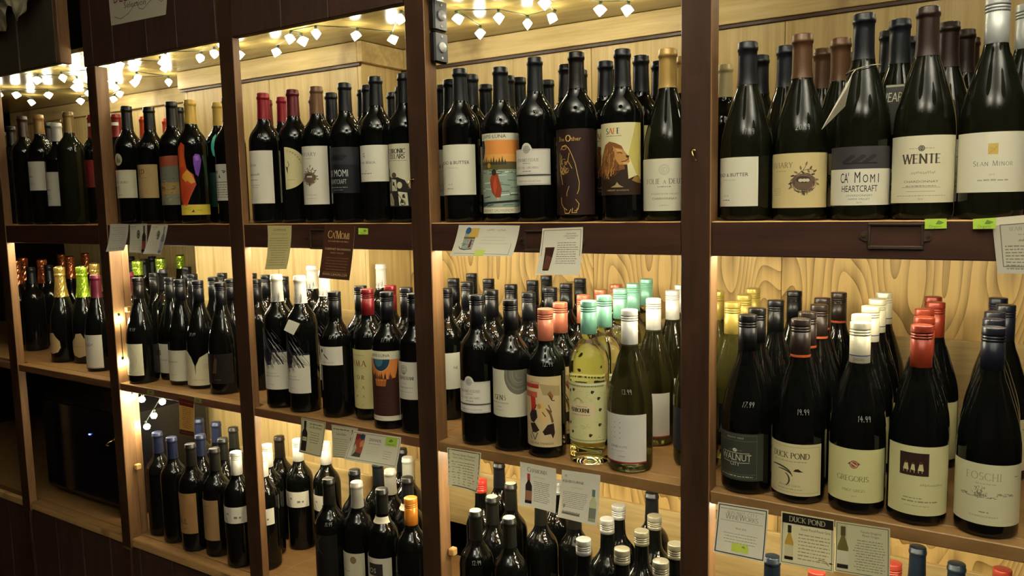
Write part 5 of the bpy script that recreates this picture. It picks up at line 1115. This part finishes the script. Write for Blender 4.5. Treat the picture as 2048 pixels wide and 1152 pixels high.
def m5(A, w, h): A.ly = 2; A.serif('Chamonix', w / 2 - 2, h - 16, 8.6, '2c2a26', thick=.11, sp=.04, small=.78); A.fine(30, 54, h - 25, 1.2, 'c9c4a8', 2); A.para(30, w - 14, h - 34, 11, 3.6, 1.2, '8d8a78', 3); mini_bottle(A, 19, 6, h - 26, '2c1a1c', 'a83a2c', '9a6a50', '1c1214')
def m6(A, w, h):
    A.ly = 2; A.txt('88', 10, h - 13, 5, 'a39f8c', sx=.8); A.txt('ASHBOURNE', 26, h - 23, 4.6, '3a382e', sx=1.2); A.fine(22, 46, h - 32, 1, 'c9c4ac', 1); A.para(6, 60, h - 42, 9, 3.5, 1.1, 'a09c88', 4); A.script(8, 46, 12, 4, '3a382e', .7, 6, 26); A.rect(8, 9, 46, 12.5, '77735f'); A.line([(9, 24), (12, 28), (10, 20), (14, 26)], .8, '4d4a3c')
    mini_bottle(A, 72, 5, h - 34, 'c2c494', '5d7a6c', '77786a', '9a9a78')
def m7(A, w, h): A.ly = 2; edge(A, w, h, '2c2a22', 3, 1.6); A.fine(6, w - 6, h - 9, .8, '8d8a78'); A.line([(7, h - 9), (w - 7, h - 9)], .5, '6d6a58'); A.serif('WALNUT CITY', w / 2, h - 17, 5.4, '77745f', thick=.08, sp=.22, serifs=False); A.serif('WineWorks', w / 2, h - 26, 9.4, '3d3b30', thick=.07, sp=.04, small=.78, serifs=False); A.line([(7, h - 29), (w - 7, h - 29)], .5, '6d6a58'); A.txt('Pinot Gris', w / 2, h - 42, 3, '5d5a4c'); A.para(12, w - 12, h - 51, 4, 5, 1.3, 'aaa694', 3, True); A.rect(30, 8, 58, 22, 'cfe05a', 3); A.poly([(46, 18), (50, 20), (53, 16), (49, 16)], '7d9a34', 4)
def m8(A, w, h):
    A.rect(0, 0, w, h, 'e2dbb0', 1); A.ly = 2; edge(A, w, h, '5d583c', 3, .9); A.rect(2, h - 17, w - 1, h - 2, '17130f', 3); A.serif('DUCK POND', w / 2, h - 13.5, 8, 'c9c39a', sp=.08, ly=4); mini_bottle(A, 14, 8, h - 28, 'b8933a', '2c2618', 'cfc89a', '1c1810', True)
    A.txt('Duck Pond Pinot Gris', 54, h - 25, 3.8, '3a3626', sx=.92); A.para(28, w - 5, h - 33, 8, 5.4, 1.8, '9a946c', 4); A.line(arc(64, 10, 10, 5, 120, 20, 8), .9, '3a3626'); A.line(arc(67, 8, 8, 4, 100, 10, 8), .9, '3a3626'); A.poly([(74, 13), (78, 14), (82, 12), (77, 11.5)], '2c2618', 3)
def m9(A, w, h): A.rect(0, 0, w, h, 'c9c4a0', 1); A.ly = 2; edge(A, w, h, '4d4a38', 2.5, 1); A.rect(3, h - 40, 18, h - 4, 'b8b48c', 2); mini_bottle(A, 12, 7, h - 14, '6d6334', '4d4626', 'd2ccae', '1f1a12', True); A.txt('Tenuta Gregoris', 52, h - 13, 3.4, '4d4a36', sx=.9); A.txt('Pinot Grigio', 52, h - 18.5, 3.4, '5d5a44', sx=1); A.para(27, w - 5, h - 26, 12, 4.1, 1.5, '8d886c', 6, True)
def green(A, w, h): A.rect(0, 0, w, h, 'b4d84c', 1); A.ly = 2; A.poly([(w * .5, h * .45), (w * .62, h * .85), (w * .9, h * .6), (w * .72, h * .42)], '6d8f34'); A.txt('Organic', w * .5, h * .1, h * .28, '6d9434', sx=.9)
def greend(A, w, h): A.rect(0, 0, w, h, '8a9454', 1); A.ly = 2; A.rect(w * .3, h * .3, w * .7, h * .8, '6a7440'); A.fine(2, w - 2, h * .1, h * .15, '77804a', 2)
G = 'shelf cards on the upper rail'
card('K1', 'curled plain white text card, leftmost on the upper rail', k1, 90, 77, .014, group=G, bend=.004)
card('K2', 'white card showing a dark red bottle and round emblem on the upper rail', lambda A, w, h: k23(A, w, h, 1, '3a3830'), 79, 78, .004, group=G)
card('K3', 'white card with grey bottle and round emblem, curling at its edge', lambda A, w, h: k23(A, w, h, 0, '4d4a34'), 76, 78, .010, group=G, bend=.006)
card('K4', 'tan text card hanging curled from the rail below the red foils', k4, 80, 102, .018, group=G)
card('K5', 'dark brown card with gold lettering hanging below the rail', k5, 96, 118, .008, y0=-.0044, group=G)
card('K6', 'wide white card with small sunset picture on the upper rail', k6, 142, 60, .012, y0=-.0010, group=G, bend=-.004)
card('K7', 'white card showing a tall dark glass, hanging from the upper rail', k7, 88, 85, .012, y0=-.0044, group=G)
card('K8', 'grey text card at the right end of the upper rail', k8, 46, 75, .004, group=G)
G = 'shelf cards on the middle shelf'
card('M0', 'orange-tan card with dark red bands under the middle shelf', m0, 66, 98, .002, y0=.0015, group=G)
card('M1', 'cream card with a large black bottle on the middle shelf edge', m1, 78, 85, .006, y0=.0015, group=G)
card('M2', 'grey-cream text card tucked behind the wide picture card', m2, 80, 74, .003, y0=.0022, group=G)
card('M3', 'wide pale card with red picture and green sticker', m3, 148, 68, .012, y0=-.0022, group=G)
card('M4', 'cream two-title text card with dark border left of the screw cap bay', m4, 82, 79, .006, y0=.0015, group=G, bend=.005)
card('M5', 'white card with small capitals heading and red-capped bottle picture', m5, 80, 82, .010, y0=.0015, group=G, bend=.004)
card('M6', 'white card with pale bottle picture below the clear bottles', m6, 84, 93, .008, y0=.0015, group=G)
card('M7', 'white square card with double line title and green sticker at the bottom', m7, 86, 88, .006, y0=.0015, group=G)
card('M8', 'cream card with black title band and pale bottle picture', m8, 82, 82, .006, y0=.0006, group=G)
card('M9', 'dimmer cream card with olive bottle, overlapped by the black-banded card', m9, 79, 79, .003, y0=.0020, group=G)
G = 'green shelf tags'
card('G1', 'small green tag right of the dark brown card', green, 28, 13, 0, name='shelf_tag', cat='tag', group=G)
card('G2', 'green tag right of the metal card holder', green, 27, 14, 0, name='shelf_tag', cat='tag', group=G)
card('G3', 'green tag touching the text card at the right end', green, 27, 14, 0, y0=-.0068, name='shelf_tag', cat='tag', group=G)
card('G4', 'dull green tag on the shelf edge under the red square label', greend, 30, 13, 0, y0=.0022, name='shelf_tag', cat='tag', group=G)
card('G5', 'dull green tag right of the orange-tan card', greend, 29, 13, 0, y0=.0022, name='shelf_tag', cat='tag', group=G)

def holder(key, label):
    (x0, z1), (x1, _), (_, z0), _ = CARD[key]; xc, zc = (x0 + x1) / 2, (z0 + z1) / 2; hw, hh = (x1 - x0) / 2 - .008, (z1 - z0) / 2
    t = empty('card_holder', (xc, .0008, zc + Z0), label, 'card holder', 'metal card holders on the upper rail')
    for a, b, c, d in ((-hw, hw, hh - .004, hh), (-hw, hw, -hh, -hh + .005), (-hw, -hw + .004, -hh + .005, hh - .004), (hw - .004, hw, -hh + .005, hh - .004)):
        link('frame_bar', mesh('frame_bar', box_bm(a, b, -.0030, -.0004, c, d, .0008), M['steel']), t)
    for s in (-1, 1):
        bm = tube_bm([(s * (hw + .003), -.0002, 0), (s * (hw + .003), -.0022, 0)], .0075, 16); link('ear', mesh('ear', bm, M['steel']), t)
        link('screw', mesh('screw', tube_bm([(s * (hw + .0055), -.0023, 0), (s * (hw + .0055), -.0036, 0)], .0026, 10), M['brass']), t)
holder('H1', 'empty bronze card holder on the rail of the right bay')
holder('H2', 'dark bronze card holder half hidden by the tall glass card')
holder('H3', 'dark bronze card holder half hidden by the dark brown card')

# paper sign on the header boards
CARD['sign'] = [(-1.596, .655), (-1.325, .632), (-1.351, .525), (-1.591, .530)]
def sign(A, w, h):
    A.rect(0, 0, w, h, 'cdc6ac', 1); A.ly = 2; A.hand('DEER', 66, h * .46, 34, '7a3420', .09, 0); A.txt('Selection', 120, h * .31, 15, '5d574a', sx=1.3)
    A.line([(20, 20), (50, 12), (90, 22), (130, 48), (140, 30), (160, 26), (190, 44), (215, 52), (235, 40)], 1.6, '4d473c'); A.line([(236, 110), (228, 60), (240, 36), (262, 46), (250, 80), (240, 108)], 1.4, '5d574a'); A.poly([(150, 16), (228, 32), (228, 46), (190, 40), (165, 22)], 'cfc8ae')
card('sign', 'hand-lettered off-white paper sign on the brown header boards', sign, 265, 120, 0, y0=-.0048, name='paper_sign', cat='sign', group='paper sign')

# pale crumpled leaves of paper hanging over the grey header boards
t = empty('crumpled_paper', (-1.93, -.062, Z0 + .61), 'pale crumpled paper drooping over the grey header boards at the top left', 'paper')
M['crumple'] = mat('crumpled_pale_paper', 'c4bf9a', .8)
for k, P in enumerate(([(-.175, -.035), (-.105, -.045), (-.085, .02), (-.02, .07), (-.02, .14), (-.19, .14)], [(-.085, .030), (0.0, .000), (.015, .04), (.03, .14), (-.10, .14)], [(-.005, -.034), (.03, -.03), (.065, -.016), (.10, .02), (.16, .06), (.19, .14), (.02, .14), (.005, .02)])):
    bm = bmesh.new(); rn = random.Random(k + 2)
    for y in (0, -.0012):
        vs = [bm.verts.new((x, y, z)) for x, z in P]; bm.faces.new(vs)
    n = len(P); bm.verts.ensure_lookup_table()
    for i in range(n): bm.faces.new((bm.verts[i], bm.verts[(i + 1) % n], bm.verts[n + (i + 1) % n], bm.verts[n + i]))
    bmesh.ops.triangulate(bm, faces=bm.faces[:]); bmesh.ops.subdivide_edges(bm, edges=bm.edges[:], cuts=3, use_grid_fill=True)
    for v in bm.verts: v.co.y += .008 * math.sin(v.co.x * 70 + k) * math.sin(v.co.z * 60 + k * 2) - .010 * k + rn.uniform(-.0004, .0004)
    bmesh.ops.recalc_face_normals(bm, faces=bm.faces); link('paper_leaf', mesh('paper_leaf', bm, M['crumple'], True), t)

# tags hung on bottles
def quad_tag(name, pts, label, col, string=None, mark=None, th=.0006):
    o = Vector(pts[0]); t = empty(name, o, label, 'tag'); P = [Vector(p) - o for p in pts]
    nrm = (P[1] - P[0]).cross(P[3] - P[0]).normalized() * th
    bm = bmesh.new(); a = [bm.verts.new(p) for p in P]; b = [bm.verts.new(p + nrm) for p in P]
    bm.faces.new(a); bm.faces.new(b[::-1])
    for i in range(4): bm.faces.new((a[i], b[i], b[(i + 1) % 4], a[(i + 1) % 4]))
    bmesh.ops.recalc_face_normals(bm, faces=bm.faces); link('tag_card', mesh('tag_card', bm, mat(name + '_card', col, .6)), t)
    if string: link('string', mesh('string', tube_bm([Vector(p) - o for p in string], .0008, 5), mat('pale_string', 'a8a080', .8)), t)
    if mark:
        A = Art(); mark(A); ux, uy = (P[1] - P[0]), (P[3] - P[0])
        link('tag_print', A.mesh('tag_print', lambda x, y, ly: tuple(P[0] + ux * (x / 100) + uy * (1 - y / 100) + nrm.normalized() * MS * (.0002 + ly * .0001)), 20), t)
MS = -1
def sq(p): return (p[0], .004, p[1] + Z0)
CX, CY = .2678, .0507
quad_tag('hanging_tag', [(.262, -.006, Z0 + .212), (.2565, -.018, Z0 + .190), (.226, -.028, Z0 + .134), (.252, .002, Z0 + .168)], 'white folded tag on a string round the neck of the grey and white labelled bottle', 'dcd8c0',
         [(.262, -.006, Z0 + .212), (.262, .020, Z0 + .221)] + [(CX + .0243 * math.sin(a), CY - .0243 * math.cos(a), Z0 + .2245 + .005 * math.sin(a)) for a in [i * .35 - .4 for i in range(19)]])
quad_tag('hanging_tag', [(.2955, .0865, Z0 + .2035), (.352, .0905, Z0 + .2035), (.352, .0835, Z0 + .128), (.2955, .0795, Z0 + .128)], 'dark neck tag with white handwriting between two sloping green bottles', '2a281f', None,
         lambda A: (A.rect(0, 95, 100, 99, 'b8b49a', 1), A.hand('HEARTCRAFT', 52, 66, 17, 'cfcdb8', .12), A.fine(48, 92, 50, 6, 'a8a48c', 2), A.poly([(40, 8), (52, 30), (66, 22), (60, 6)], '9a7a3a')))
quad_tag('square_tag', [(-.9745, .0085, ZM + .2290), (-.9345, .0060, ZM + .2215), (-.9495, -.0015, ZM + .1945), (-.9845, .0010, ZM + .2035)], 'blank white square tag on the right feather label bottle', 'e9e6d2', None)



# ------------------------------------------------------------ string lights: a wire and its bulbs, each bulb a part
bulb_me = mesh('bulb', lathe_bm([(0, -.0100), (.0065, -.0078), (.0095, -.001), (.0075, .0045), (.003, .0075)], 10), M['bulb'], True)
sock_me = mesh('socket', lathe_bm([(.0034, .0070), (.0038, .0075), (.0038, .017), (0, .017)], 8), M['wire'], True)
big_me = mesh('bulb', lathe_bm([(0, -.017), (.007, -.0105), (.0150, -.001), (.0075, .0055), (.003, .0080)], 4), M['bulb_big'])  # oversized diamond bulb: the lens flare is built into its shape
def string(label, pts, big=False):
    t = empty('string_light', pts[0], label, 'string light')
    o = Vector(pts[0]); path = []
    for a, b in zip(pts, pts[1:]):
        a, b = Vector(a), Vector(b)
        for i in range(6):
            q = a.lerp(b, i / 6); q.z += .0165; path.append(q - o)
    path.append(Vector(pts[-1]) + Vector((0, 0, .0165)) - o)
    link('wire', mesh('wire', tube_bm([tuple(p) for p in path], .0013, 5), M['wire']), t)
    r = random.Random(len(pts))
    for p in pts:
        b = link('bulb', big_me if big else bulb_me, t, Vector(p) - o); link('socket', sock_me, b)
        b.rotation_euler = (r.uniform(-.3, .3), r.uniform(-.3, .3), r.uniform(0, 3))
zt = Z0 + .462
string('fairy lights under the top of the leftmost lit bay, mostly blown out white', [(x, y, zt) for x, y in ((-2.74, .35), (-2.62, .18), (-2.58, .22), (-2.50, .29), (-2.36, .36), (-2.26, .257), (-2.195, .10), (-2.14, .20), (-2.09, .125), (-2.00, .16), (-2.06, .24), (-2.16, .34), (-2.30, .44), (-2.44, .50), (-2.58, .45))], True)
string('fairy lights under the top of the bay with the painted abstract bottle', [(x, y, zt) for x, y in ((-2.02, .323), (-1.926, .385), (-1.919, .271), (-1.758, .112), (-1.70, .22), (-1.629, .166), (-1.56, .13), (-1.483, .186), (-1.40, .17), (-1.36, .22), (-1.30, .12))], True)
string('fairy lights under the top of the bay with the red foiled bottles', [(x, y, zt) for x, y in ((-1.254, .26), (-1.088, .201), (-1.089, .161), (-.997, .161), (-.937, .238), (-.898, .33), (-.734, .169), (-.78, .37))], True)
string('fairy lights above the lion label bottle, trailing along the cabinet ceiling', [(x, y, zt) for x, y in ((-.681, .411), (-.631, .25), (-.551, .30), (-.53, .392), (-.453, .377), (-.40, .25), (-.331, .377), (-.282, .415), (-.18, .30), (-.09, .38))], True)
string('fairy lights at the top of the right bay above the white wines', [(x, y, zt) for x, y in ((.10, .30), (.22, .22), (.33, .34), (.45, .22), (.54, .34))], True)
rr = random.Random(3)
for i in range(5):
    a, b = PX[i][1] + .03, PX[i + 1][0] - .03; n = 15
    lab = ['sparkling bottles bay', 'bay of white spiral and forked labels', 'feather label bay', 'mint and orange screw cap bay', 'plywood backed right bay'][i]
    string('fairy lights tucked behind the upper rail, ' + lab, [(a + (b - a) * j / (n - 1), .045 + .045 * (j % 3) + rr.uniform(0, .02), Z0 - .043 - rr.uniform(0, .004)) for j in range(n)])
    if i:
        string('fairy lights tucked under the middle shelf, ' + lab, [(a + (b - a) * j / (n - 1), .085 + .04 * (j % 3) + rr.uniform(0, .01), ZM - .0425) for j in range(n)])
string('single fairy light on the post beside the spiral label bottle', [(-1.6805, .0115, Z0 - .395), (-1.6805, .0115, Z0 - .27)])
string('fairy lights dangling on the post below the spiral label bottle', [(-1.676, .028, Z0 - .501), (-1.655, .044, Z0 - .508), (-1.60, .072, Z0 - .515), (-1.64, .068, Z0 - .56), (-1.676, .066, Z0 - .598)])
